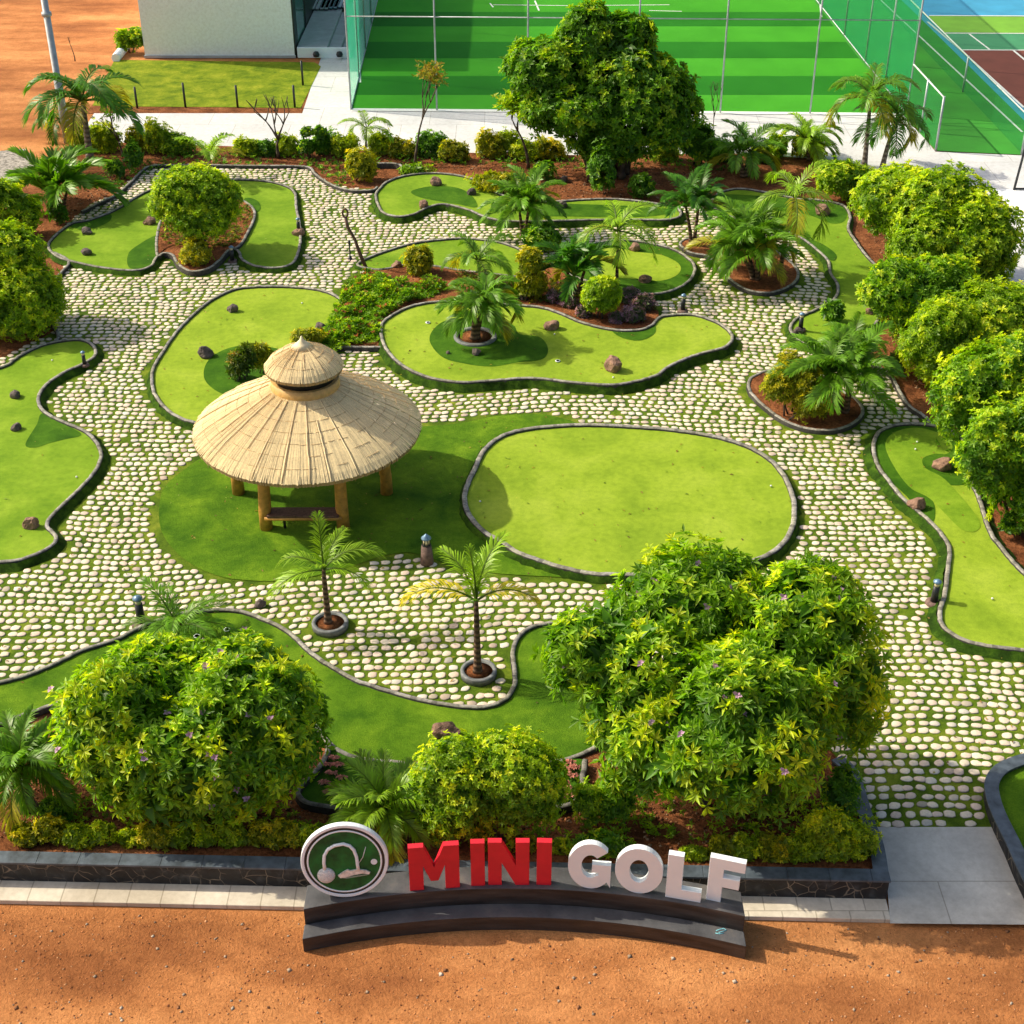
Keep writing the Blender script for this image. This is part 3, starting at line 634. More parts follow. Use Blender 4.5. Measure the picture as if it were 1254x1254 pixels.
def foliage(name, lumps, parent, pal, L, Wd, nl, dens, rng, flowers=0, fcol=(.6,.35,.55), sprout=.11, el=(.05, .9), zmin=.05, rough=.16):
    o = parent.location; Ps = []; As = []; Cs = []; c0, c1, c2 = [np.array(c) for c in PAL[pal]]
    for li, (cx, cy, cz, rx, ry, rz) in enumerate(lumps):
        Rv = np.array([rx, ry, rz]); ar = 4*math.pi*((rx*ry)**1.6/3+(rx*rz)**1.6/3+(ry*rz)**1.6/3)**(1/1.6)
        n = int(ar*dens*3.6/(L*L))
        u = norm(rng.normal(0, 1, (n, 3))); u = u[u[:, 2] > -.75]; n = len(u)
        K_ = int(np.clip(ar/(L*L*15), 8, 80)); cen = norm(rng.normal(0, 1, (K_, 3))); cr = rng.uniform(-.10, .16, K_); hue = rng.uniform(-.2, .2, K_)
        dd = np.linalg.norm(u[:, None, :]-cen[None], axis=2); near = dd.argmin(1); dn = dd.min(1)/(2.0/math.sqrt(K_))
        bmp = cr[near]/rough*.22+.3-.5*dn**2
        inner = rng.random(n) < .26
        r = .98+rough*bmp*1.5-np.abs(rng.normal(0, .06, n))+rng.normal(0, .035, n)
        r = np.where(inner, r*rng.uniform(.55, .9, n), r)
        sp = rng.random(n) < sprout; r = np.where(sp & ~inner, r+rng.uniform(.06, .2, n)*min(1.6, .9/max(.3, rx)), r)
        P = np.array([cx, cy, cz])+u*Rv*r[:, None]
        keep = P[:, 2] > zmin
        for lj, q in enumerate(lumps):
            if lj != li: keep &= np.linalg.norm((P-np.array(q[:3]))/np.array(q[3:]), axis=1) > .8
        A = norm(norm(u/Rv)+np.array([0, 0, .55])+rng.normal(0, .32, (n, 3)))
        patch = .5+.5*np.sin(P@np.array([1.9, 1.3, 2.3])/max(.35, L*6)*.5+li*2.1)
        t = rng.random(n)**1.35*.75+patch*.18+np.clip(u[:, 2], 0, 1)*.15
        t = t+hue[near]; t = np.where(bmp < -.1, t*.55, t); t = np.where(inner, t*.35, t); t = np.clip(t, 0, 1)[:, None]  # crevice and inner leaves darkened: crown shade put into the leaf colour
        C = np.where(t < .5, c0+(c1-c0)*t*2, c1+(c2-c1)*(t-.5)*2)
        P, A, C = P[keep], A[keep], C[keep]
        Ps.append(P); As.append(A); Cs.append(C)
    P, A, C = map(np.concatenate, (Ps, As, Cs))
    V, F, Cv = rosettes(P-np.array(o), A, nl, L, Wd, C, rng, el)
    inn = rng.choice(len(P), int(len(P)*.22)); cc_ = np.array([l[:3] for l in lumps]); Pi = P[inn]; nc = cc_[np.linalg.norm(Pi[:, None]-cc_[None], axis=2).argmin(1)]
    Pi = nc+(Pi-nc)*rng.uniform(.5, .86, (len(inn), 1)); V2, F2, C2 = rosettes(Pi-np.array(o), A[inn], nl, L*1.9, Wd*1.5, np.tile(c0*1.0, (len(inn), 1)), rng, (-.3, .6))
    F = np.concatenate([F, F2+len(V)]); V = np.concatenate([V, V2]); Cv = np.concatenate([Cv, C2])
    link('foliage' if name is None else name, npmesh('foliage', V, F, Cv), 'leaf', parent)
    if flowers:
        top = np.where(A[:, 2] > .2)[0]; k = rng.choice(top, min(flowers, len(top)), replace=False)
        Pf = P[k]-np.array(o)+A[k]*L*.6; fms = []
        for q in range(4):
            V, F, Cv = rosettes(np.zeros((1, 3)), norm(rng.normal(0, .3, (1, 3))+[0, -.5, 1]), 6, L*.42, .6, np.array([fcol])*rng.uniform(.8, 1.2), rng, (.1, .6), .0, .2)
            fm = npmesh('flower', V, F, Cv); fm.materials.append(M['petal']); fms.append(fm)
        for i, p_ in enumerate(Pf): link('flower', fms[i % 4], None, parent, tuple(p_))
    return len(P)
def stems(lumps, parent, r=.06, mat='bark', spread=.12, n_extra=3, z0=0.0, rng=random):
    o = parent.location; mb = MB()
    for i, (cx, cy, cz, rx, ry, rz) in enumerate(lumps):
        for k in range(n_extra):
            bx, by = rng.uniform(-spread, spread), rng.uniform(-spread, spread)
            tx, ty, tz = cx-o[0]+rng.uniform(-.5, .5)*rx, cy-o[1]+rng.uniform(-.5, .5)*ry, cz-o[2]+rng.uniform(-.2, .5)*rz
            pts = []
            for s in (0, .25, .5, .75, 1):
                pts.append((bx+(tx-bx)*s**1.3+rng.uniform(-.04, .04), by+(ty-by)*s**1.3+rng.uniform(-.04, .04), z0+(tz-z0)*s))
            mb.tube(pts, [r*(1-.75*s) for s in (0, .25, .5, .75, 1)], 7)
    return mb.build('stem', mat, parent)
def shrub(name, bb, base, label, cat, pal='mid', L=.13, Wd=.34, nl=7, dens=.55, r=.05, group=None, gz=.0, sr=None, flowers=0, fcol=(.6,.35,.55), nst=2, dys=None, spread=.15, rk=.85, **kw):
    Y0 = G(base[0], base[1], gz)[1]; X0 = xat(base[0], Y0, gz)
    t = thing(name, (X0, Y0, gz), label, cat, group)
    lumps = []
    for i, b in enumerate(bb): lumps.append(lump(b, Y0+(dys[i] if dys else 0), rk))
    rng = np.random.default_rng(hash((int(base[0]), int(base[1]))) % 10000)
    n = foliage(None, lumps, t, pal, L, Wd, nl, dens, rng, flowers, fcol, zmin=gz+.03, **kw)
    stems(lumps, t, r, 'bark', spread, nst)
    return t
TREES = []
shrub('flowering_shrub', [(72,815,215,990),(110,780,300,900),(215,800,394,975),(120,865,350,1008),(250,783,350,860)], (240,985), 'large dark green flowering shrub at front left, wider than tall', 'shrub', 'mid', .185, .32, 8, .55, .07, gz=.15, flowers=45, dys=(-.2,.8,.1,-.7,.7), spread=.5)
shrub('flowering_shrub', [(745,668,950,850),(885,715,1083,945),(715,765,890,945),(662,752,775,850),(790,790,1020,992),(930,690,1050,800),(740,860,860,975)], (900,975), 'biggest front shrub with glossy leaf rosettes, right of the sign lettering', 'shrub', 'mid', .20, .29, 8, .5, .08, gz=.15, flowers=60, dys=(1.2,.2,0,.4,-1.1,.8,-.9), spread=.6)
shrub('round_shrub', [(505,905,610,1030),(570,898,690,1020),(530,900,650,960)], (598,1025), 'dense round yellow green shrub behind the red letters', 'shrub', 'yg', .085, .4, 7, .42, .05, gz=.25, dys=(0,0,.3), spread=.3)
shrub('leafy_shrub', [(-50,272,50,345),(-60,312,74,418),(0,325,75,405)], (20,405), 'big bright green shrub at the left edge above the kerb', 'shrub', 'yg', .13, .38, 7, .5, .06, dys=(.6,0,-.2))
shrub('leafy_shrub', [(-40,218,30,280),(-10,235,48,288)], (5,290), 'pale green shrub at the left edge behind the bigger one', 'shrub', 'yg', .15, .4, 7, .5, .05)
shrub('leafy_tree', [(622,42,735,125),(685,8,755,90),(700,60,845,180),(765,90,852,195),(640,95,760,170),(735,15,800,80),(700,140,790,200)], (745,212), 'large spreading dark green tree at top before the pitch', 'tree', 'dk', .22, .42, 7, .5, .12, dys=(.3,.5,0,0,-.3,.3,-.3), spread=.9, nst=3)
shrub('leafy_shrub', [(835,150,875,200)], (855,202), 'dark low shrub right of the large tree', 'shrub', 'dk', .18, .42, 6, .5, .05)
shrub('leafy_tree', [(182,212,258,272),(225,210,295,275),(195,203,275,250),(200,240,290,290)], (246,305), 'rounded yellow green tree on the upper left island', 'tree', 'yg', .12, .38, 7, .45, .05, gz=.15, dys=(0,0,.3,-.2), spread=.25)
shrub('leafy_shrub', [(1045,205,1150,290),(1090,205,1215,330),(1140,240,1250,358),(1090,255,1190,350)], (1155,345), 'largest rounded shrub of the right border', 'shrub', 'yg', .15, .38, 7, .45, .07, dys=(1.5,.5,-.6,-.5), spread=.4)
shrub('leafy_shrub', [(1056,316,1135,396),(1100,312,1205,405),(1080,335,1185,425)], (1110,432), 'shrub on a visible trunk beside the long right green', 'shrub', 'mid', .14, .36, 7, .45, .06, dys=(0,0,0), spread=.1)
shrub('leafy_shrub', [(1105,366,1210,470),(1150,345,1290,465),(1130,400,1230,490)], (1190,468), 'wide bright shrub below the largest right border shrub', 'shrub', 'yg', .13, .36, 7, .45, .06, dys=(0,.5,-.3), spread=.3)
shrub('leafy_shrub', [(1145,420,1250,550),(1185,410,1310,585)], (1225,578), 'tall leafy shrub at the right edge above the soil strip', 'shrub', 'mid', .13, .36, 7, .45, .06, dys=(0,0), spread=.3)
shrub('leafy_shrub', [(1178,495,1260,610),(1205,480,1340,655)], (1246,654), 'lowest of the tall shrubs at the right edge', 'shrub', 'mid', .13, .36, 7, .45, .06, spread=.2)
shrub('croton_shrub', [(1000,198,1055,240),(1030,205,1080,250)], (1042,246), 'yellow green croton in front of the twin palms', 'shrub', 'yg', .15, .4, 6, .5, .04)
shrub('croton_shrub', [(950,430,985,470),(935,450,975,495),(965,445,1010,500),(975,475,1015,515)], (972,508), 'low yellow green croton clump filling the oval island', 'shrub', 'yel', .11, .3, 6, .42, .03, gz=.1, dys=(.5,0,0,-.4), spread=.4)
shrub('croton_shrub', [(221,293,257,326)], (239,322), 'small golden shrub at the front of the upper left island', 'shrub', 'yel', .1, .36, 7, .5, .03, gz=.15)
shrub('round_shrub', [(425,184,459,222)], (441,220), 'round golden shrub on the far soil bank', 'shrub', 'yel', .14, .4, 6, .5, .03)
shrub('round_shrub', [(497,301,528,338)], (512,335), 'round golden shrub at the edge of the slim green', 'shrub', 'yel', .11, .4, 6, .5, .03, gz=.05)
shrub('round_shrub', [(713,338,760,384)], (735,391), 'clipped round shrub on a short stem among purple flowers', 'shrub', 'yg', .09, .45, 7, .55, .04, gz=.05, rough=.05, sprout=.0)
shrub('croton_shrub', [(633,305,665,335),(632,328,668,366)], (650,366), 'upright croton with golden tips in the central bed', 'shrub', 'yel', .12, .4, 6, .5, .03, gz=.05)
shrub('croton_shrub', [(358,403,397,424)], (380,424), 'golden low shrub just behind the gazebo peak', 'shrub', 'yel', .12, .3, 6, .45, .02, gz=.12)
shrub('croton_shrub', [(281,432,300,464),(290,422,312,458)], (298,464), 'reddish green croton left of the gazebo roof peak', 'shrub', 'red', .14, .28, 7, .45, .03, gz=.12)
shrub('croton_shrub', [(308,421,333,453)], (322,456), 'golden croton beside the reddish one behind the gazebo', 'shrub', 'yel', .13, .3, 6, .4, .02, gz=.12)
shrub('leafy_shrub', [(940,0,944,2)], (942,3), 'x', 'shrub') if False else None
# small plants on the soil
for i, (b, bs, pal, lab) in enumerate([
    ((722,180,755,238),(740,238),'grn','young leafy plant in front of the large tree'),
    ((655,200,680,218),(668,219),'grn','small rounded plant on the red bank, left of a grey rock'),
    ((770,215,800,240),(785,241),'dk','dark low plant in the shade under the large tree'),
    ((170,250,200,300),(196,300),'dk','dark leafy plant at the left rim of the upper island') if False else ((60,245,80,270),(70,272),'grn','small green plant under the fan palm at left'),
    ((155,175,172,208),(164,209),'grn','small upright plant left of the far kerb'),
    ((130,195,150,218),(140,218),'grn','small green plant on soil left of the paving corner'),
    ((575,211,650,232),(612,236),'yel','low golden ground plant behind the narrow wavy green'),
    ((490,203,530,214),(508,214),'yg','low mossy plant at the tip of the wavy green'),
    ((640,275,685,305),(662,306),'dk','dark low foliage clump at the foot of the dense palm'),
    ((1090,430,1110,452),(1100,454),'red','small reddish plant beside the right kerb'),
    ((1228,625,1254,655),(1242,656),'dk','small dark plant on red soil at the right edge'),
    ((1195,545,1225,590),(1208,592),'mid','slim young shrub on the soil by the right green'),
    ((50,975,85,1005),(68,1005),'dk','dark small plant beside the stubby left palm'),
    ((1008,370,1035,395),(1020,398),'grn','small plant at the lower end of the winding green'),
    ((700,960,740,1010),(722,1012),'yg','straggly yellow green plant right of the flower bed'),
    ((728,950,775,1005),(760,1010),'mid','loose leafy plant under the left side of the biggest shrub'),
    ((700,1020,780,1048),(740,1048),'mid','low spreading ground plant behind the gap in the sign words'),
    ((1010,940,1050,1000),(1030,1002),'dk','dark bushy plant beside the return wall')]):
    s_ = scl(G(*bs)[1]); gz = .2 if bs[1] > 900 else .02
    shrub('small_plant', [b], bs, lab, 'plant', pal, max(.09, min(.16, 6/s_)), .36, 6, .35, .015, gz=gz, sprout=.15, nst=3)
# hedge rows
def hedge(row, rowlab, gz, group, wpx, hpx, pals, L):
    for i, (x, y, k) in enumerate(row):
        w, h = wpx*k*random.uniform(.75, 1.15), hpx*k*random.uniform(.65, 1.25)
        ords = ['first','second','third','fourth','fifth','sixth','seventh','eighth','ninth','tenth','eleventh','twelfth','thirteenth','fourteenth','fifteenth','sixteenth','seventeenth','eighteenth','nineteenth','twentieth','twenty-first','twenty-second','twenty-third','twenty-fourth','twenty-fifth','twenty-sixth','twenty-seventh','twenty-eighth']
        shrub('hedge_plant', [(x-w/2, y-h, x+w*.15, y), (x-w*.15, y-h*.9, x+w/2, y+1)], (x, y-h*.15), f'{ords[i]} plant from the left in {rowlab}', 'hedge plant', random.choice(pals), L, .4, 6, .42, .015, group=group, gz=gz, nst=2, sprout=.3)
hedge([(32,1034,1.1),(62,1032,1),(98,1035,1),(128,1034,.9),(160,1036,1),(192,1037,1),(222,1036,.9),(250,1036,.8),(285,1037,1),(325,1037,1),(352,1038,1),(385,1040,1),(480,1034,.8),(545,1040,.8),(590,1042,.9),(640,1043,.8),(690,1044,.8),(850,1052,.8),(882,1053,.9),(915,1054,1),(948,1054,1.2),(980,1054,1.5),(1012,1054,1.7),(1040,1052,1.5)],
      'the low yellow green hedge along the black front wall', .33, 'low hedge plants along the front wall', 38, 28, ['yel','hed','hed'], .08)
hedge([(100,188,1.1),(127,190,1.2),(167,190,.9),(194,192,1.2),(218,191,1.1),(303,192,1.1),(330,192,1),(352,193,1.1),(402,192,1.1),(424,196,1.1),(467,194,.9),(492,194,1),(530,195,1.1),(556,200,1.2),(601,197,1.4),(625,196,1),(645,197,1.1),(672,196,1.1),(815,198,1),(880,200,1),(935,200,1),(950,196,1),(990,196,1.1)],
      'the leafy row along the far concrete walkway', .0, 'hedge plants along the far walkway', 32, 30, ['hed','yel','hed','yg','grn'], .12)
# ---------------------------------------------------------------- palms
def frond(o, az, el, Lf, droop, nlf, ll, lw, rng, col, sag=.35, ang=1.0, out=None, side_bias=0, vshape=.35):
    n = 15; p = np.array(o, float); pts = [p.copy()]; tan = []; h = np.array([math.cos(az), math.sin(az), 0.]); tw = rng.normal(0, .12)
    perp = np.array([-math.sin(az), math.cos(az), 0.])
    for i in range(n):
        s = i/(n-1); e = el-droop*s**1.25; d = norm(h*math.cos(e)+np.array([0, 0, math.sin(e)])+perp*tw*s); tan.append(d); p = p+d*Lf/n; pts.append(p.copy())
    tan.append(tan[-1]); pts = np.array(pts); tan = np.array(tan)
    s = np.linspace(.14, .995, nlf)+rng.uniform(-.006, .006, nlf); s = np.clip(s, .1, 1); idx = s*n; i0 = np.minimum(idx.astype(int), n-1); fr_ = (idx-i0)[:, None]
    P = pts[i0]*(1-fr_)+pts[i0+1]*fr_; T = norm(tan[i0]*(1-fr_)+tan[i0+1]*fr_)
    Ss = norm(np.cross(T, np.array([0, 0, 1.]))+perp*1e-3); U = norm(np.cross(Ss, T))
    prof = np.clip(np.sin(np.pi*(.12+.82*s))**.55, .2, 1)
    for sg in (-1, 1):
        a = ang*(1-.55*s)+rng.normal(0, .07, nlf)
        D = norm(T*np.cos(a)[:, None]+Ss*sg*np.sin(a)[:, None]+U*vshape+rng.normal(0, .05, (nlf, 3)))
        Ln = ll*prof*rng.uniform(.85, 1.1, nlf); sg_ = sag*rng.uniform(.6, 1.4, nlf)
        mid = P+D*(Ln*.5)[:, None]; tip = P+D*(Ln*.95)[:, None]-np.array([0, 0, 1.])*(Ln*sg_)[:, None]
        Wv = norm(T-D*np.sum(T*D, 1)[:, None])*(lw*.5)
        V = np.stack([P-Wv*.4, P+Wv*.4, mid+Wv, mid-Wv, tip], 1); c = col*rng.uniform(.75, 1.3, nlf)[:, None]
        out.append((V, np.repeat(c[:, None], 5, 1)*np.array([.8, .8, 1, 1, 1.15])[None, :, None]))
    return pts
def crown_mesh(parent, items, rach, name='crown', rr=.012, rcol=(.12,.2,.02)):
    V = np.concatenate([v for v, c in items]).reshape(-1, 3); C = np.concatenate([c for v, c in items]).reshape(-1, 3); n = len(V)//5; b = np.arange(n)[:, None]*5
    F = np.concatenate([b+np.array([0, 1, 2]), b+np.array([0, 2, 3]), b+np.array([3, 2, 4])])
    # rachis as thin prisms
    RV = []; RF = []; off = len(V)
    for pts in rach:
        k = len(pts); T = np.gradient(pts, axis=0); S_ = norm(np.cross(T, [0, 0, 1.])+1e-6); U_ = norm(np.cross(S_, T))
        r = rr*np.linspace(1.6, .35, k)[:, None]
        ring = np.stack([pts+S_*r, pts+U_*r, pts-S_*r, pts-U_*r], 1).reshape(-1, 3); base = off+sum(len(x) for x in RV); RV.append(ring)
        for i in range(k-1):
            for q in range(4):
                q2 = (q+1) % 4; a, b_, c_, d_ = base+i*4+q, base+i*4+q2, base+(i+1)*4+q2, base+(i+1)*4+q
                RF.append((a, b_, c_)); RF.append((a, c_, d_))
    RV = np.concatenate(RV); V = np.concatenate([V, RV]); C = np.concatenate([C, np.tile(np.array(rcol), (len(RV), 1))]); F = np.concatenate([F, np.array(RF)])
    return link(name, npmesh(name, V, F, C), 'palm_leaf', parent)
PC = {'dk': (.07,.22,.012), 'mid': (.15,.33,.014), 'lt': (.28,.47,.02), 'yel': (.62,.52,.03)}
def palm(bx, by, cx, cy, fl, n, label, kind='feather', col='mid', tr=.08, gz=0., trunks=1, elr=(.0, 1.2), droop=1.5, azs=None, group=None, bark_='palm_bark', ls=1., name='palm_tree', spread=.0, tmul=1.):
    X, Y = G(bx, by, gz); zc = zat(Y, cy); Xc = xat(cx, Y, zc); s = scl(Y, zc)
    t = thing(name, (X, Y, gz), label, 'palm', group); rng = np.random.default_rng(int(bx*7+by*3)); rnd = random.Random(int(bx+by*5))
    Lf = fl/s; H = max(.15, zc-gz); mb = MB(); items = []; rach = []
    for k in range(trunks):
        a = 2*math.pi*k/max(trunks, 1)+.4; ox, oy = (spread*math.cos(a), spread*math.sin(a)) if trunks > 1 else (0, 0)
        hk = H*(1 if k == 0 else rnd.uniform(.72, .98)); tx, ty = (Xc-X)+ox*2.2, oy*2.2
        pts = [(ox*.5+(tx-ox*.5)*q**1.4, oy*.5+(ty-oy*.5)*q**1.4, hk*q) for q in (0, .08, .2, .4, .6, .8, 1.)]
        mb.tube(pts, [tr*1.45, tr*1.2, tr, tr*.9, tr*.8, tr*.72, tr*.55], 12)
        nk = n if trunks == 1 else max(4, int(n/trunks*1.15))
        for i in range(nk):
            if azs: az = R(azs[i][0]); el = R(azs[i][1]); dr = azs[i][2] if len(azs[i]) > 2 else droop; c = PC[azs[i][3]] if len(azs[i]) > 3 else PC[col]; lk = azs[i][4] if len(azs[i]) > 4 else 1
            else:
                az = 2.4*i+rng.uniform(-.25, .25)+k; f = (i+.5)/nk; el = elr[0]+(elr[1]-elr[0])*f; dr = droop*rng.uniform(.8, 1.2); c = PC[col]; lk = 1
                if f < .3 and rng.random() < .35: c = tuple(np.array(PC['yel'])*.62+np.array(PC['mid'])*.2)
            colr = np.array(c)*rng.uniform(.8, 1.25); L_ = Lf*rng.uniform(.85, 1.1)*lk
            if kind == 'feather': P_ = dict(nlf=36, ll=L_*.34*ls, lw=L_*.026, sag=.35, ang=1.05, vshape=.3)
            elif kind == 'sparse': P_ = dict(nlf=30, ll=L_*.32*ls, lw=L_*.021, sag=.3, ang=.95, vshape=.15)
            elif kind == 'bush': P_ = dict(nlf=44, ll=L_*.34*ls, lw=L_*.027, sag=.28, ang=.95, vshape=.3)
            else: P_ = dict(nlf=30, ll=L_*.45*ls, lw=L_*.046, sag=.15, ang=.8, vshape=.3)
            rach.append(frond((tx, ty, hk-tr*.3), az, el, L_, dr, P_['nlf'], P_['ll'], P_['lw'], rng, colr, P_['sag'], P_['ang'], items, vshape=P_['vshape']))
    mb.build('trunk', bark_, t); crown_mesh(t, items, rach, rr=max(.008, Lf*.012))
    return t
palm(111,197,101,122,84,13,'tall palm with thick grey trunk at upper left by the pole','feather','dk',.14,elr=(.1,1.3),droop=1.7,bark_='grey_bark')
palm(79,168,72,145,44,9,'small thin palm behind the tall upper left palm','feather','dk',.05,elr=(-.2,1.0),bark_='grey_bark')
palm(448,192,449,157,36,7,'young pale palm before the concrete path corner','feather','lt',.05,elr=(.2,1.2),droop=1.7)
palm(257,222,257,196,48,6,'young palm sprouting behind the upper left island tree','feather','lt',.04,elr=(.7,1.4),droop=1.3)
palm(75,258,70,232,66,22,'broad fan leaved clump on soil at the left border','broad','mid',.07,trunks=3,spread=.18,elr=(.3,1.45),droop=1.1)
palm(641,290,643,248,52,30,'dense bushy palm with yellow lower fronds at the slim green','bush','mid',.07,trunks=2,spread=.1,elr=(.15,1.45),droop=1.25)
palm(755,352,757,283,66,9,'tall thin central palm with drooping pale fronds','sparse','lt',.06,elr=(-.1,1.35),droop=1.6,gz=.05,ls=1.1)
palm(588,352,585,318,56,10,'palm with arching fronds behind the potted one','feather','mid',.06,elr=(0,1.3),droop=1.5,gz=.05)
palm(582,414,588,368,54,26,'bushy palm growing in the ring planter on the central green','bush','mid',.10,gz=.3,trunks=2,spread=.08,elr=(.15,1.35),droop=1.6,ls=1.2)
palm(705,362,705,322,48,22,'dark broad leaved palm clump left of the clipped round shrub','broad','dk',.06,trunks=3,spread=.2,elr=(.2,1.4),droop=1.3,gz=.05)
palm(848,300,848,250,50,26,'dark bushy palm at the top of the kidney island','bush','dk',.07,trunks=2,spread=.12,elr=(.2,1.5),droop=1.25,gz=.1)
palm(925,342,918,294,60,42,'lush wide palm clump in the middle of the kidney island','bush','mid',.07,trunks=4,spread=.2,elr=(.05,1.5),droop=1.25,gz=.1,ls=1.1)
palm(955,335,973,240,64,9,'leaning slender palm at the right of the kidney island','sparse','lt',.07,elr=(-.2,1.3),droop=1.6,gz=.1,ls=1.1)
palm(911,216,912,186,50,18,'compact palm by the far walkway near the striped pitch','bush','mid',.09,elr=(0,1.4),droop=1.4,trunks=2,spread=.1)
palm(1058,206,1066,120,66,12,'left palm of the tall pair before the green net','feather','mid',.10,elr=(-.1,1.35),droop=1.9,bark_='grey_bark')
palm(1080,208,1097,148,60,12,'right palm of the tall pair before the green net','feather','dk',.10,elr=(-.3,1.2),droop=1.9,bark_='grey_bark')
palm(990,196,987,172,50,16,'yellowish low palm left of the tall pair','bush','lt',.06,elr=(0,1.3),droop=1.5)
palm(1032,503,1030,450,66,40,'lush dense palm on the oval island at right','bush','mid',.08,trunks=4,spread=.22,elr=(.1,1.5),droop=1.2,gz=.1,ls=1.1)
palm(1045,455,1045,418,48,12,'second palm behind the oval island','bush','mid',.07,elr=(0,1.3),droop=1.5)
palm(402,763,396,697,76,6,'slender palm in the ring planter before the gazebo','sparse','lt',.075,gz=.1,droop=1.35,ls=1.15,
     azs=[(15,50,1.5),(165,42,1.6),(95,84,.35,'lt',.95),(200,20,1.4),(345,22,1.5),(270,65,.9,'lt',.5),(60,60,1.2,'lt',.8)])if False else palm(402,763,396,697,76,7,'slender palm in the ring planter before the gazebo','sparse','lt',.075,gz=.1,ls=1.15,
     azs=[(15,50,1.5),(165,42,1.6),(95,84,.35,'lt',.95),(205,15,1.2),(345,25,1.5),(270,65,.9,'lt',.5),(60,60,1.2,'lt',.8)])
palm(585,823,583,735,98,6,'slender palm in the ring planter nearest the front lawn','sparse','lt',.08,gz=.1,ls=1.1,
     azs=[(60,78,1.1,'lt',.95),(135,70,1.3,'lt',.95),(178,38,1.6,'yel',1.0),(2,40,1.6,'yel',.95),(100,85,.4,'lt',.7),(250,50,.7,'mid',.35)])
palm(218,785,218,768,72,11,'young palm spreading over the rear kerb of the fairway','sparse','mid',.05,elr=(.25,1.25),droop=1.1,ls=1.1)
palm(33,990,24,938,78,34,'stubby palm with thick trunk at the front left corner','bush','mid',.16,gz=.2,elr=(-.1,1.45),droop=1.2,bark_='palm_bark')
palm(470,1020,470,990,78,24,'low fan leaved palm behind the round emblem','bush','lt',.07,gz=.25,elr=(.0,1.4),droop=1.1,ls=1.15)
# ---------------------------------------------------------------- bare and thin trees
def twig_tree(bx, by, top, wpx, label, leaves=0, pal='yg', r=.06, seed=1, n0=3, L=.12, fork=.35):
    X, Y = G(bx, by); H = zat(Y, top); s = scl(Y); Wm = wpx/s; rnd = random.Random(seed); t = thing('thin_tree', (X, Y, 0), label, 'tree'); mb = MB(); tips = []
    def grow(p, d, ln, rad, lev):
        pts = [p]; q = Vector(p); d = Vector(d)
        for i in range(4):
            d = (d+Vector((rnd.uniform(-.18, .18), rnd.uniform(-.18, .18), rnd.uniform(-.02, .1)))).normalized(); q = q+d*ln/4; pts.append(tuple(q))
        mb.tube(pts, [rad*(1-.13*i) for i in range(5)], 6 if lev else 8)
        if lev >= 3: tips.append((tuple(q), tuple(d))); return
        for k in range(n0 if lev == 0 else rnd.choice((2, 3))):
            a = rnd.uniform(0, 6.28); sp = rnd.uniform(.45, .95); nd_ = Vector((math.cos(a)*sp*Wm/H*1.6, math.sin(a)*sp*Wm/H*1.4, 1)).normalized()
            grow(tuple(q), (d*.4+nd_).normalized(), ln*(.75 if lev else H*(1-fork)/2.3/ln), rad*.62, lev+1)
    grow((0, 0, 0), (rnd.uniform(-.1, .1), 0, 1), H*fork, r, 0)
    mb.build('trunk', 'bark', t)
    if leaves:
        P = np.array([x[0] for x in tips]); A = norm(np.array([x[1] for x in tips])); rng = np.random.default_rng(seed)
        P = np.repeat(P, leaves, 0)+rng.normal(0, L*1.3, (len(P)*leaves, 3)); A = norm(np.repeat(A, leaves, 0)+rng.normal(0, .4, P.shape))
        c0, c1, c2 = [np.array(c) for c in PAL[pal]]; tt = rng.random(len(P))[:, None]; V, F, C = rosettes(P, A, 5, L, .4, c1*(1-tt)+c2*tt, rng)
        link('crown', npmesh('crown', V, F, C), 'leaf', t)
    return t
twig_tree(341,193,108,62,'leafless forked tree before the building lawn',0,r=.08,seed=3,n0=3,fork=.3)
twig_tree(150,192,132,52,'small sparse tree right of the tall upper left palm',2,'grn',r=.05,seed=8,L=.14,fork=.35)
twig_tree(508,203,88,52,'slim tree with reddish crown in front of the pitch fence',9,'red',r=.06,seed=5,L=.15,fork=.5)
twig_tree(647,207,120,30,'slim stem tree at the left of the large tree',14,'dk',r=.07,seed=9,L=.2,fork=.6)
twig_tree(872,190,100,30,'thin bare sapling before the pitch fence at right of the large tree',0,r=.03,seed=12,fork=.5)
twig_tree(92,75,45,6,'thin bare sapling in the dirt left of the building',0,r=.03,seed=13,fork=.6,n0=2)
for i, (x, y, k, lab) in enumerate([(376,193,1,'left of two dark knobbly plants near the far kerb'),(391,190,.9,'right of two dark knobbly plants near the far kerb')]):
    shrub('small_plant', [(x-6, y-36*k, x+6, y-26*k), (x-8, y-20, x+9, y-6)], (x, y), lab, 'plant', 'dk', .13, .5, 6, .6, .03, nst=2)
shrub('leafy_shrub', [(143,38,162,62),(158,35,178,58)], (160,64), 'small shrub on soil left of the white building', 'shrub', 'yg', .18, .4, 6, .5, .03)
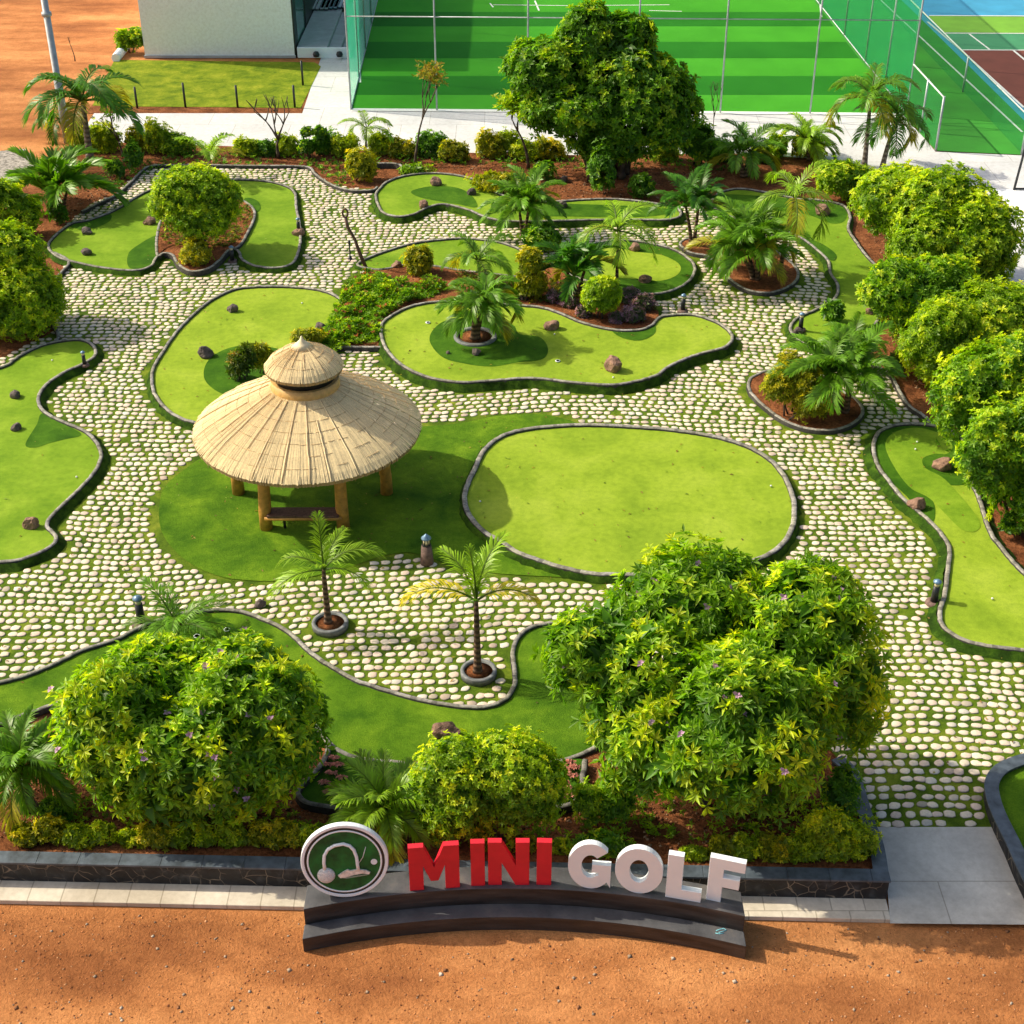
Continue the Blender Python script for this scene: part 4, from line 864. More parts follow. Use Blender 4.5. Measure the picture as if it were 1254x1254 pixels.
# ---------------------------------------------------------------- ground cover and flowers
def scatter(poly, n, pal, L, Wd, nl, z, name, label, cat, rng, el=(.2, 1.2), fl=0, fcol=(.6,.15,.05), hgt=.12, zf=None):
    A = smooth_closed(W(poly, z), True); x0, y0 = A.min(0); x1, y1 = A.max(0)
    X = rng.uniform(x0, x1, n*3); Y = rng.uniform(y0, y1, n*3); k = inpoly(X, Y, A); X, Y = X[k][:n], Y[k][:n]; m_ = len(X)
    pn = .5+.5*np.sin(X*2.1+1.7*np.sin(Y*1.3))*np.sin(Y*2.6+X); keep = rng.random(m_) < .25+.75*pn; X, Y, pn = X[keep], Y[keep], pn[keep]; m_ = len(X)
    pn = np.clip(pn+.35*np.sin(X*4.3+Y)*np.sin(Y*5.1-X*2), 0, 1); P = np.c_[X, Y, z+rng.random(m_)**.7*hgt*(.08+pn)]; Aa = norm(rng.normal(0, .35, (m_, 3))+[0, 0, 1]); c0, c1, c2 = [np.array(c) for c in PAL[pal]]
    t = (rng.random(m_)**1.4*(.35+.65*pn))[:, None]; C = np.where(t < .5, c0+(c1-c0)*t*2, c1+(c2-c1)*(t-.5)*2)
    if zf: P[:, 2] += zf(X, Y)
    if fl:
        f = rng.random(m_) < fl; C[f] = np.array(fcol)
        P[f, 2] += .05
    V, F, Cv = rosettes(P, Aa, nl, L, Wd, C, rng, el); o = link(name, npmesh(name, V, F, Cv), 'leaf'); return tag(o, label, cat, None, 'stuff')
rng = np.random.default_rng(5)
scatter([(378,424),(400,404),(418,372),(425,352),(462,338),(500,352),(545,352),(530,364),(500,372),(478,386),(465,398),(464,418),(430,420),(400,426)], 6500, 'mid', .11, .34, 6, .07, 'ground_cover', 'dense low flowering ground cover in the central bed', 'ground cover', rng, fl=.035, fcol=(.5,.14,.07), hgt=.42)
scatter([(385,424),(420,415),(462,405),(466,418),(430,424),(400,436)], 500, 'yg', .10, .4, 6, .12, 'ground_cover', 'bright green low plants at the front rim of the central bed', 'ground cover', rng, hgt=.2)
scatter([(60,1000),(120,985),(360,1000),(385,1025),(700,1030),(730,985),(860,985),(1040,990),(1062,1040),(900,1045),(400,1040),(30,1030)], 1100, 'yg', .10, .36, 6, 0, 'ground_cover', 'patchy low weeds on the front planter soil', 'ground cover', rng, hgt=.14, zf=lambda x, y: zpl(x, y))
scatter([(210,206),(372,207),(400,222),(430,234),(480,204),(700,208),(900,212),(890,200),(700,196),(400,190),(200,194),(130,235),(160,228)], 900, 'grn', .13, .36, 6, -.02, 'ground_cover', 'patchy low weeds on the soil along the far kerb', 'ground cover', rng, hgt=.2)
scatter([(560,334),(620,340),(690,345),(730,350),(700,372),(650,370),(580,366)], 900, 'red', .09, .35, 6, .09, 'ground_cover', 'sparse reddish ground cover on soil behind the long central green', 'ground cover', rng, fl=.1, fcol=(.35,.1,.2), hgt=.1)
scatter([(196,290),(212,262),(290,250),(308,262),(298,290),(270,304),(220,305)], 900, 'red', .10, .3, 6, .17, 'ground_cover', 'brown green low growth on the upper left island', 'ground cover', rng, hgt=.12)
for i, (x, y, w, lab) in enumerate([(680,372,20,'purple flowered plant left of the other purple plants'),(698,378,18,'small purple plant in front of the dark palm clump'),(716,390,18,'purple plant at the kerb left of the clipped shrub'),(770,372,24,'tallest purple plant right of the clipped shrub'),(788,382,26,'purple plant at the right tip of the central bed'),(775,396,26,'purple and grey plant against the kerb near the right tip'),(755,397,18,'low purple plant below the clipped shrub'),(640,368,14,'small purple plant behind the central green kerb')]):
    Y = G(x, y)[1]; t = thing('purple_plant', (xat(x, Y, .1), Y, .09), lab, 'flower plant', 'purple plants in the central bed'); PAL['pur'] = ((.10,.16,.05),(.42,.22,.36),(.80,.48,.78))
    r_ = np.random.default_rng(i); foliage(None, [lump((x-w/2, y-w*.8, x+w/2, y), Y)], t, 'pur', .09, .35, 6, .5, r_, zmin=.08, sprout=.2)
fl = [(408,931),(400,940),(405,952),(397,965),(410,970),(414,940),(418,958),(402,978),(412,982),(695,946),(700,955),(693,972),(698,983),(690,965),(703,944),(687,985),(697,937)]
for i, (x, y) in enumerate(fl):
    zz = .2; X, Y = G(x, y, zz); side = 'left' if x < 600 else 'right'
    t = thing('pink_flower', (X, Y, zpl(X, Y)+.04), f'small pink flower in the {side} corner of the kerbed flower bed', 'flower', f'pink flowers in the {side} corner of the flower bed'); r_ = np.random.default_rng(i)
    V, F, C = rosettes(np.array([[0, 0, .12], [.07, .02, .10], [-.05, .05, .09]]), norm(np.array([[0, -.2, 1], [.3, 0, 1], [-.2, .2, 1.]])), 8, .075, .6, np.tile([.55, .2, .16], (3, 1)), r_, (.1, .5)); link('petals', npmesh('petals', V, F, C), 'petal', t)
    V, F, C = rosettes(np.array([[0, 0, .02], [.06, .0, .02]]), norm(np.array([[0, 0, 1], [.1, 0, 1.]])), 7, .11, .35, np.tile([.04, .13, .02], (2, 1)), r_, (.4, 1.1)); link('leaves', npmesh('leaves', V, F, C), 'leaf', t)
# fallen leaves
def litter():
    rng = np.random.default_rng(77); n = 1500; X = rng.uniform(-13, 14, n); Y = rng.uniform(19, 50, n); k = inpoly(X, Y, AP); X, Y = X[k], Y[k]; z = np.full(len(X), .042)
    for Pn, d in EXCL: z[inpoly(X, Y, Pn)] = .03
    for o_ in [o for o in bpy.data.objects if o.name.startswith('turf') and o.parent]:
        A_ = np.array([(v.co.x+o_.parent.location[0], v.co.y+o_.parent.location[1]) for v in o_.data.vertices]); zt_ = o_.data.vertices[0].co.z
        z[inpoly(X, Y, A_)] = zt_+.018
    m_ = len(X); P = np.c_[X, Y, z]; a = rng.uniform(0, 6.28, m_); D = np.c_[np.cos(a), np.sin(a), np.zeros(m_)]; N = norm(np.c_[rng.normal(0, .2, (m_, 2)), np.ones(m_)])
    cols = np.array([(.35,.2,.05),(.45,.36,.06),(.2,.12,.05),(.25,.35,.05)]); V, F, C = leaf_arrays(P, D, N, rng.uniform(.05, .12, m_), rng.uniform(.025, .05, m_), cols[rng.integers(0, 4, m_)])
    tag(link('fallen_leaves', npmesh('fallen_leaves', V, F, C), 'leaf'), 'small fallen leaves scattered over paving and greens', 'leaves', None, 'stuff')
litter()
# soil and dirt debris
def debris(poly, n, z, name, label, cols, smin, smax, rng, zf=None):
    A = np.array(W(poly)); x0, y0 = A.min(0); x1, y1 = A.max(0); X = rng.uniform(x0, x1, n*4); Y = rng.uniform(y0, y1, n*4); k = inpoly(X, Y, A); X, Y = X[k][:n], Y[k][:n]
    m_ = len(X); Z = np.array([zf(a, b) for a, b in zip(X, Y)]) if zf else np.full(m_, z)
    S = (smin+(smax-smin)*rng.random(m_)**3)[:, None, None]; O = np.array([[1,0,0],[0,1,0],[-1,0,0],[0,-1,0],[0,0,.7],[0,0,-.4]], float)
    V = O[None]*S*rng.uniform(.55, 1.2, (m_, 6, 1)); a = rng.uniform(0, 6.28, m_); c, s = np.cos(a)[:, None], np.sin(a)[:, None]
    Vx = V[:, :, 0]*c-V[:, :, 1]*s; Vy = V[:, :, 0]*s+V[:, :, 1]*c; V = np.stack([Vx+X[:, None], Vy+Y[:, None], V[:, :, 2]+Z[:, None]], 2)
    F = np.array([[0,1,4],[1,2,4],[2,3,4],[3,0,4],[1,0,5],[2,1,5],[3,2,5],[0,3,5]]); F = (F[None]+np.arange(m_)[:, None, None]*6).reshape(-1, 3)
    C = np.array(cols)[rng.integers(0, len(cols), m_)]*rng.uniform(.7, 1.2, m_)[:, None]; o = link(name, npmesh(name, V.reshape(-1, 3), F, np.repeat(C, 6, 0)), 'pebble'); tag(o, label, 'debris', None, 'stuff')
dc = [(.5,.2,.08),(.6,.26,.1),(.3,.11,.05),(.65,.35,.18)]
debris([(-20,1112),(366,1120),(366,1170),(640,1145),(920,1178),(920,1132),(1274,1134),(1300,1290),(-40,1290)], 5200, -.088, 'dirt_clods', 'small clods and grit on the orange dirt in front', dc, .006, .03, rng)
sc_ = [(.25,.09,.04),(.35,.15,.07),(.1,.04,.02),(.4,.25,.15)]
debris([(-20,1112),(366,1120),(366,1170),(640,1145),(920,1178),(920,1132),(1274,1134),(1300,1290),(-40,1290)], 260, -.085, 'loose_stones', 'scattered small stones on the orange dirt in front', [(.4,.3,.22),(.3,.14,.07),(.5,.42,.34)], .02, .06, rng)
debris([(0,1040),(370,1046),(900,1056),(1060,1060),(1040,950),(800,900),(720,930),(715,990),(390,1000),(380,920),(60,880),(0,900)], 5000, 0, 'soil_clods', 'loose clods and mulch on the front planter soil', sc_, .012, .06, rng, zf=lambda x, y: zpl(x, y)-.01)
debris([(470,199),(900,205),(880,228),(800,245),(640,240),(590,222),(520,208)], 1500, -.03, 'soil_clods', 'loose clods on the far red soil bank', sc_, .02, .08, rng)
debris([(1045,255),(1090,330),(1090,430),(1150,510),(1200,560),(1270,700),(1300,600),(1180,450),(1100,300)], 2500, -.03, 'soil_clods', 'loose clods on the red soil strip at right', sc_, .015, .07, rng)
debris([(60,260),(110,215),(180,200),(140,232),(110,248),(80,275)], 500, -.03, 'soil_clods', 'loose clods on the soil left of the far kerb', sc_, .02, .07, rng)
# ---------------------------------------------------------------- rocks
def rock(px, py, wpx, label, mat='rock', z=.0, hk=.7, seed=0):
    X, Y = G(px, py, z); w = wpx/scl(Y)/2; rnd = random.Random(seed*13+5); import bmesh
    bm = bmesh.new(); bmesh.ops.create_icosphere(bm, subdivisions=3, radius=1)
    cuts = [(Vector((rnd.uniform(-1, 1), rnd.uniform(-1, 1), rnd.uniform(-.3, 1))).normalized(), rnd.uniform(.55, .85)) for _ in range(9)]
    for v in bm.verts:
        for nrm, d in cuts:
            q = v.co.dot(nrm)
            if q > d: v.co -= nrm*(q-d)*.92
        f = 1+.05*math.sin(v.co.x*7+seed)+.04*math.sin(v.co.y*9+v.co.z*6); v.co *= f
        v.co.x *= w*1.08; v.co.y *= w*.85; v.co.z = v.co.z*w*hk+w*hk*.62
    me = bpy.data.meshes.new('rock'); bm.to_mesh(me); bm.free()
    o = link('rock', me, mat, None, (X, Y, z)); o.rotation_euler = (0, 0, rnd.uniform(-.6, .6)); tag(o, label, 'rock', 'rocks on the course'); return o
for i, (x, y, w, z, mt, lab) in enumerate([
    (107,286,14,.10,'dark_rock','small dark rock at the upper end of the upper left green'),(106,311,14,.10,'dark_rock','small rock by the lower left curve of the upper left green'),
    (183,274,15,.10,'rock','brown rock beside the island tree on the upper left green'),(365,288,16,.10,'rock','reddish rock at the right kerb of the upper left green'),
    (534,226,16,.17,'rock','largest rock on the narrow wavy green'),(578,238,13,.17,'dark_rock','dark rock right of the dark patch on the wavy green'),(519,254,15,.17,'rock','rock at the near kerb of the wavy green'),(688,254,15,.17,'dark_rock','reddish rock on the wavy green behind the tall palm'),
    (486,327,13,.06,'rock','rock left of the round golden shrub'),(777,306,15,.15,'rock','rock on the far side of the dark ringed oval green'),(790,345,17,.15,'rock','pale wedge shaped rock on the near side of the ringed green'),
    (675,402,20,.21,'rock','flat brown rock at the middle of the long central green'),(751,453,23,.21,'rock','pointed brown boulder near the front of the central green'),(583,434,13,.21,'dark_rock','rock touching the ring planter on the central green'),(549,433,6,.21,'dark_rock','tiny dark stone left of the ring planter'),
    (285,381,15,.13,'dark_rock','rock on the far part of the egg shaped green'),(251,436,23,.13,'dark_rock','wide rock at the left of the egg shaped green'),(392,403,15,.1,'dark_rock','rock at the flower bed edge behind the gazebo'),
    (1007,262,20,.12,'rock','brown rock at the top of the winding right green'),(1064,384,12,.1,'rock','small rock under the right border shrubs'),
    (1153,573,26,.12,'rock','broad boulder on the right edge green'),(1123,621,24,.12,'rock','upright boulder at the kerb of the right edge green'),
    (19,486,15,.13,'dark_rock','upper small rock on the broad left green'),(20,526,14,.13,'dark_rock','lower small rock on the broad left green'),(39,645,22,.13,'rock','reddish rock near the bottom tip of the left green'),
    (546,900,35,.08,'rock','big two toned boulder on the front fairway'),(318,742,15,.02,'dark_rock','crumbled dark stone on the paving left of the ring planter'),
    (978,408,14,.1,'dark_rock','dark stone at the tip of the winding green'),(850-160,222,12,0,'dark_rock','grey rock on the red bank behind the wavy green'),(1040,1010,10,.3,'rock','small stone on planter soil by the return wall')]):
    rock(x, y, w, lab, mt, z, .78 if i != 12 else 1.05, i)
# golf balls
for i, (x, y, z, lab) in enumerate([(588,615,.14,'white ball in the gazebo shadow on the large oval green'),(944,596,.14,'white ball at the right of the large oval green'),(751,463,.21,'white ball in front of the pointed boulder'),(679,410,.21,'white ball below the flat rock on the central green'),(370,372,.13,'white ball at the far right of the egg shaped green'),(64,442,.13,'white ball on the narrow head of the left green'),(94,585,.13,'white ball near the right bulge of the left green'),(1121,551,.12,'white ball left of the broad boulder'),(1123,542,.12,'white ball at the top of the right edge green'),(1215,734,.12,'white ball low on the right edge green')]):
    X, Y = G(x, y, z); me = pymesh('golf_ball', *(lambda m: (m.V, m.F))(MB().lathe([(0, 0), (.014, .003), (.024, .011), (.028, .024), (.024, .037), (.014, .045), (0, .048)], 14)), None, True)
    tag(link('golf_ball', me, 'ball', None, (X, Y, z+.003)), lab, 'golf ball', 'golf balls')
# ---------------------------------------------------------------- garden lamps
def lamp(px, py, hpx, label, style='stone', z=0., lean=None):
    X, Y = G(px, py, z); h = hpx/(scl(Y)*math.cos(math.atan2(HC, Y))); t = thing('garden_lamp', (X, Y, z), label, 'garden lamp')
    w = h*.17
    if style == 'stone':
        MB().lathe([(w*1.15, 0), (w*1.0, h*.3), (w*.8, h*.62)], 10).build('post', 'lamp_stone', t)
        MB().lathe([(w*.75, h*.62), (w*.75, h*.66)], 12).build('collar', 'black', t)
        MB().lathe([(w*.55, h*.66), (w*.55, h*.84)], 12).build('lens', 'cream_glass', t)
        for k in range(6): a = k*math.pi/3; MB().box((w*.6*math.cos(a), w*.6*math.sin(a), h*.75), (w*.12, w*.12, h*.18)).build('bar', 'black', t)
        MB().lathe([(w*.85, h*.84), (w*.8, h*.87), (w*.25, h*.96), (.0, h)], 14).build('cap', 'blue_cap', t)
    else:
        MB().lathe([(w*1.7, 0), (w*1.5, h*.12), (w*.9, h*.14)], 12).build('base', 'lamp_stone', t)
        MB().lathe([(w*.72, h*.14), (w*.62, h*.74)], 14).build('post', 'black', t)
        MB().lathe([(w*.5, h*.74), (w*.5, h*.88)], 12).build('lens', 'cream_glass', t)
        MB().lathe([(w*.8, h*.88), (w*.8, h*.93), (w*.2, h)], 14).build('cap', 'blue_cap', t)
lamp(523,690,36,'stone post lantern with blue cap at the lawn edge before the gazebo')
lamp(1143,740,30,'dark bollard lamp beside the right edge green','dark')
lamp(104,448,18,'small dark lamp at the kerb of the left green','dark',.1)
lamp(285,321,20,'squat grey lamp in front of the upper left island','dark')
lamp(366,285,18,'dark lamp on the reddish rock at the upper left green','dark',.15)
lamp(836,382,22,'slim dark lamp behind the right lobe of the central green','dark',.1)
lamp(980,405,22,'grey lamp at the lower tip of the winding green','dark',.1)
lamp(174,766,36,'black lamp at the rear kerb of the fairway left of the young palm','dark')
# leaning driftwood stake
X, Y = G(448,326,.1); t = thing('wooden_stake', (X, Y, .05), 'leaning dark driftwood stake with a ringed head at the bed corner', 'stake')
zt = zat(Y, 266); xt = xat(423, Y, zt)-X
MB().tube([(0,0,0),(xt*.3,0,zt*.27),(xt*.55,.03,zt*.55),(xt*.9,0,zt*.78),(xt,0,zt*.98)], [.07,.065,.05,.06,.05], 9).build('shaft', 'wood', t)
MB().tube([(xt-.09+.09*math.cos(a)*1.0+.09, .0+.0*a, zt*.98+.13+.15*math.sin(a)) for a in np.linspace(0, 6.283, 14)], .035, 7).build('ring_head', 'wood', t)
X2, Y2 = G(429,318,0); t2 = thing('spot_light', (X2, Y2, 0), 'thin black upright light left of the leaning stake', 'garden lamp')
MB().tube([(0,0,0),(0,0,.62)], .025, 8).build('post', 'black', t2); MB().lathe([(.09,0),(.07,.05),(.05,.12)], 12).build('base', 'black', t2); MB().lathe([(.03,.55),(.05,.62),(.03,.72)], 12).build('head', 'black', t2)
# ---------------------------------------------------------------- gazebo
GX, GY = G(383, 604); t = thing('thatched_gazebo', (GX, GY, 0), 'round gazebo with pale thatched two tier roof on bamboo posts', 'gazebo')
ze = zat(GY, 521); zr = zat(GY, 471); zc_ = zat(GY, 447); za = zat(GY, 419); ox = xat(377, GY, ze)-GX; ox2 = xat(372, GY, zc_)-GX
Rr = 139/scl(GY, ze); Rc = 41/scl(GY, zr); Rcap = 48.5/scl(GY, zc_)
print('gazebo', ze, zr, zc_, za, Rr, Rc, Rcap)
for k in range(6):
    a = k*math.pi/3; rp = 1.92
    MB().tube([(rp*math.cos(a)+ox*0, rp*math.sin(a), -.02), (rp*math.cos(a), rp*math.sin(a), .55), (rp*.99*math.cos(a), rp*.99*math.sin(a), .6), (rp*.98*math.cos(a)+ox*.5, rp*.98*math.sin(a), 1.2), (rp*.96*math.cos(a)+ox, rp*.96*math.sin(a), ze+.12)], [.165, .155, .16, .15, .145], 14).build('post', 'bamboo', t)
def thatch(name, R0, z0, R1, z1, seg, c, parent, bulge=.12, rings=14, thick=.09, nb=26, stitch=7, seg_=0):
    rng = np.random.default_rng(3); V = []; F = []; C = []
    def prof(s, j):   # s 0 at the eave, 1 on top
        r = R0+(R1-R0)*s; z = z0+(z1-z0)*s+bulge*math.sin(math.pi*min(1, s)**.62); return r, z
    jr = rng.normal(0, .012*R0/2.6, seg); hr = rng.normal(0, .006, seg); tone = rng.normal(.97, .055, seg)
    low = 1+.03*np.sin(np.arange(seg)*2*math.pi/seg*5+1)+.03*np.sin(np.arange(seg)*2*math.pi/seg*11)
    for k in range(seg):
        a0 = 2*math.pi*k/seg; a1 = 2*math.pi*(k+1)/seg; am = (a0+a1)/2; n = len(V)
        for i in range(rings+1):
            s = i/rings; r, z = prof(s, k); sc2 = .35+.65*(1-s)
            if i == 0: r += jr[k]
            z += hr[k]*sc2; rid = .011*sc2
            for q, aa in ((0, a0), (1, am), (0, a1)):
                V.append((c[0]+r*math.cos(aa), c[1]+r*math.sin(aa), c[2]+z+(rid if q else 0)))
        for i in range(rings):
            row = (i*stitch//rings); tn = tone[k]*low[k]*(.97+.03*math.sin(i*1.9))*rng.uniform(.93, 1.06)
            b = np.array((.98, .78, .45))*min(1.02, tn); b = b*(1-.0*i)
            for q in (0, 1):
                F.append((n+i*3+q, n+i*3+q+1, n+(i+1)*3+q+1, n+(i+1)*3+q)); C.append(tuple(b*(.95 if q else 1.0)))
        # eave lip
        m_ = len(V); r, z = prof(0, k); r += jr[k]
        V += [(c[0]+(r-.02)*math.cos(a0), c[1]+(r-.02)*math.sin(a0), c[2]+z-thick), (c[0]+(r-.02)*math.cos(a1), c[1]+(r-.02)*math.sin(a1), c[2]+z-thick)]
        F.append((n+2, n, m_, m_+1)); C.append((.45*tone[k], .32*tone[k], .16))
        V += [(c[0]+R1*math.cos(a0), c[1]+R1*math.sin(a0), c[2]+z1-thick), (c[0]+R1*math.cos(a1), c[1]+R1*math.sin(a1), c[2]+z1-thick)]
        F.append((m_+1, m_, m_+2, m_+3)); C.append((.22, .14, .07))
    o = link(name, pymesh(name, V, F, C), 'straw', parent)
    # battens
    V = []; mb = MB(); mbs = MB()
    for k in range(nb):
        a = 2*math.pi*(k+rng.uniform(-.25, .25))/nb; pts = []; full = rng.choice([0., 0., 0., .3]); top_ = rng.choice([.97, .97, .7])
        for s in np.linspace(full, top_, 9): r, z = prof(s, 0); aa = a+rng.normal(0, .003); pts.append((c[0]+r*math.cos(aa), c[1]+r*math.sin(aa), c[2]+z+.03))
        mb.tube(pts, .007*(R0/2.6)+.002, 5)
        pts2 = [(p[0]-.02*math.sin(a), p[1]+.02*math.cos(a), p[2]-.008) for p in pts]; mbs.tube(pts2, .005, 4)
    for j in range(1, stitch):
        s = j/stitch
        k = 0; a = rng.uniform(0, .3)
        while a < 6.28:
            ln = rng.uniform(.05, .2)*2.6/max(.8, R0*(1-s*.6)); r, z = prof(s+rng.normal(0, .004), 0)
            if rng.random() < .8: mbs.tube([(c[0]+r*math.cos(a+ln*q), c[1]+r*math.sin(a+ln*q), c[2]+z+.012) for q in (0, .5, 1)], .0055, 4)
            a += ln+rng.uniform(.005, .05)
    mb.build('batten', M['straw_light'], o); mbs.build('binding', M['straw_dark'], o)
    return o
M['straw_light'] = simple('straw_light', (.86, .72, .46), .7, 0, .1, 8, .1); M['straw_dark'] = simple('straw_dark', (.52, .34, .16), .8, 0, .3, 8, .1)
thatch('thatched_roof', Rr, ze, Rc*1.0, zr, 620, (ox, 0, 0), t, .08, seg_=1)
MB().lathe([(Rc*.98, zr-.12), (Rc*1.02, zr+.0), (Rc*1.0, zr+.22), (Rc*.97, zr+.23)], 48, (ox2, 0, 0)).build('collar', 'bamboo_light', t) if False else None
M['bamboo_light'] = simple('bamboo_light', (.62, .38, .13), .6, 0, .2, 9, .3, 30)
MB().lathe([(Rc*.98, zr-.15), (Rc*1.03, zr), (Rc*1.01, zr+.21)], 48, (ox2, 0, 0)).build('collar', 'bamboo_light', t)
MB().lathe([(Rc*.9, zr+.2), (Rc*.9, zc_+.06)], 40, (ox2, 0, 0)).build('vent_band', 'black', t)
for k in range(0):
    a = k*math.pi/8+.1; MB().box((ox2+Rc*.92*math.cos(a), Rc*.92*math.sin(a), (zr+.2+zc_+.05)/2), (.05, .05, zc_-zr-.14), a).build('vent_post', 'steel', t)
thatch('cupola_roof', Rcap, zc_-.02, .05, za-.04, 220, (ox2, 0, 0), t, .10, 10, .08, 14, 4)
MB().lathe([(.28, za-.13), (.14, za-.02), (.05, za+.07), (.02, za+.16), (0, za+.17)], 20, (ox2, 0, 0)).build('peak', M['straw_light'], t)
mb = MB()
for k in range(12): a = k*math.pi/6; mb.tube([(ox+(Rr-.1)*math.cos(a), (Rr-.1)*math.sin(a), ze-.06), (ox+Rc*math.cos(a), Rc*math.sin(a), zr-.1)], .035, 6)
mb.tube([(ox+1.88*math.cos(a), 1.88*math.sin(a), ze+.02) for a in np.linspace(0, 6.2832, 25)], .05, 6); mb.build('rafter', 'bamboo', t)
# bench between the two front posts
bY = GY-1.92*.866; tb = thing('log_bench', (GX, bY, 0), 'rough dark plank bench between the front gazebo posts', 'bench')
MB().box((0, 0, .47), (1.78, .42, .07)).build('seat', 'wood', tb, False, .02); MB().tube([(-.95, -.17, .40), (.95, -.17, .40)], .05, 10).build('rail', 'bamboo', tb); MB().tube([(-.95, .17, .40), (.95, .17, .40)], .05, 10).build('rail', 'bamboo', tb)
for sx_ in (-.5, .5): MB().tube([(sx_, 0, 0), (sx_, 0, .42)], .035, 8).build('leg', 'black', tb)
lp = thing('hanging_basket', (GX-.05, GY-1.6, ze-.45), 'orange wicker ring lantern hanging under the gazebo eave', 'lantern')
MB().tube([(.2*math.cos(a), .2*math.sin(a), 0) for a in np.linspace(0, 6.283, 20)], .035, 7).build('ring', 'terracotta', lp); mb = MB()
for k in range(4): a = k*math.pi/2; mb.tube([(.2*math.cos(a), .2*math.sin(a), 0), (0, 0, .3)], .012, 5)
mb.tube([(0, 0, .3), (0, 0, .55)], .01, 5); mb.build('cord', 'wood', lp)
# ---------------------------------------------------------------- sign plinth
zG = -.088
a_, b_, c_ = [np.array(G(*p, zG)) for p in ((372,1166),(640,1139),(912,1175))]
def circ(a, b, c):
    A = np.array([b-a, c-a])*2; y = np.array([b@b-a@a, c@c-a@a]); o = np.linalg.solve(A, y); return o, np.linalg.norm(a-o)
O, RO = circ(a_, b_, c_); th0 = math.atan2(*(a_-O)[::-1]); th1 = math.atan2(*(c_-O)[::-1])
print('arc', O, RO, th0, th1)
t = thing('sign_plinth', (b_[0], b_[1], zG), 'curved two step dark slate plinth under the sign letters', 'plinth')
def arc_block(name, r0, r1, z0, z1, e0=0, e1=0, n=40):
    V = []; F = []
    for i in range(n+1):
        for r, z in ((r0, z0), (r0, z1), (r1, z1), (r1, z0)):
            ta = math.pi-math.acos((O[0]-a_[0]-e0)/r); tb = math.acos((c_[0]-O[0]-e0)/r); th = ta+(tb-ta)*i/n
            V.append((O[0]+r*math.cos(th)-b_[0], O[1]+r*math.sin(th)-b_[1], z))
    for i in range(n):
        for q in range(4): q2 = (q+1) % 4; F.append((i*4+q, i*4+q2, (i+1)*4+q2, (i+1)*4+q))
    F.append((3, 2, 1, 0)); F.append(tuple(n*4+q for q in range(4)))
    me = pymesh(name, V, F); o = link(name, me, 'plinth', t); b = o.modifiers.new('bevel', 'BEVEL'); b.width = .012; b.segments = 2; b.limit_method = 'ANGLE'; return o
s0 = scl(b_[1]); h1 = .33; h2 = .71
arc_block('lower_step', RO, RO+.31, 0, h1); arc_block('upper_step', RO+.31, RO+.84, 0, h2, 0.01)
ztop = h2+zG
# ---------------------------------------------------------------- letters
def poly_arc(cx, cy, rx, ry, a0, a1, n): return [(cx+rx*math.cos(R(a0+(a1-a0)*i/n)), cy+ry*math.sin(R(a0+(a1-a0)*i/n))) for i in range(n+1)]
def letter_shape(ch):
    if ch == 'I': return 0.27, [[(0,0),(.27,0),(.27,1),(0,1)]], []
    if ch == 'M': return .92, [[(0,0),(.26,0),(.26,.56),(.39,.2),(.53,.2),(.66,.56),(.66,0),(.92,0),(.92,1),(.64,1),(.46,.52),(.28,1),(0,1)]], []
    if ch == 'N': return .76, [[(0,0),(.25,0),(.25,.53),(.51,0),(.76,0),(.76,1),(.51,1),(.51,.47),(.25,1),(0,1)]], []
    if ch == 'L': return .62, [[(0,0),(.62,0),(.62,.23),(.27,.23),(.27,1),(0,1)]], []
    if ch == 'F': return .66, [[(0,0),(.27,0),(.27,.36),(.58,.36),(.58,.58),(.27,.58),(.27,.77),(.66,.77),(.66,1),(0,1)]], []
    if ch == 'O': return .88, [poly_arc(.44,.5,.44,.52,0,360,48)[:-1]], [poly_arc(.44,.5,.175,.26,0,360,48)[:-1]]
    if ch == 'G':
        o_ = poly_arc(.44,.5,.44,.52,42,318,40); i_ = poly_arc(.44,.5,.18,.26,312,48,34)
        return .84, [o_+[(.84,.02),(.84,.55),(.47,.55),(.47,.36),(.60,.36),(.60,.30)]+i_[1:]], []
def letter(ch, pl, pr, base_y, mat, label, th_=.115, hpx=52):
    wid, outs, holes = letter_shape(ch); px_ = (pl+pr)/2; X, Y = G(px_, base_y, ztop); d = math.atan2(Y-O[1], X-O[0]); rz = d-math.pi/2
    h = zat(Y, base_y-hpx)-ztop; wm = (pr-pl)/scl(Y, ztop)/wid; cu = bpy.data.curves.new('sign_letter', 'CURVE'); cu.dimensions = '2D'; cu.fill_mode = 'BOTH'
    for pts in outs+holes:
        sp = cu.splines.new('POLY'); sp.points.add(len(pts)-1); sp.use_cyclic_u = True
        for i, (x, y) in enumerate(pts): sp.points[i].co = ((x-wid/2)*wm, y*h, 0, 1)
    cu.extrude = th_/2-.004; cu.bevel_depth = .004; cu.bevel_resolution = 0; cu.offset = -.004
    tmp = bpy.data.objects.new('tmp', cu); COL.objects.link(tmp); dg = bpy.context.evaluated_depsgraph_get(); me = bpy.data.meshes.new_from_object(tmp.evaluated_get(dg)); bpy.data.objects.remove(tmp)
    me.polygons.foreach_set('use_smooth', [False]*len(me.polygons)); me.name = 'sign_letter'; me.materials.clear(); me.transform(Matrix.Rotation(math.pi/2, 4, 'X')); zmin = min(v.co.z for v in me.vertices); me.transform(Matrix.Translation((0, 0, -zmin)))
    o = link('sign_letter', me, mat, None, (X, Y, ztop+.001)); o.rotation_euler = (0, 0, rz); tag(o, label, 'letter', 'letters of the course sign'); return o
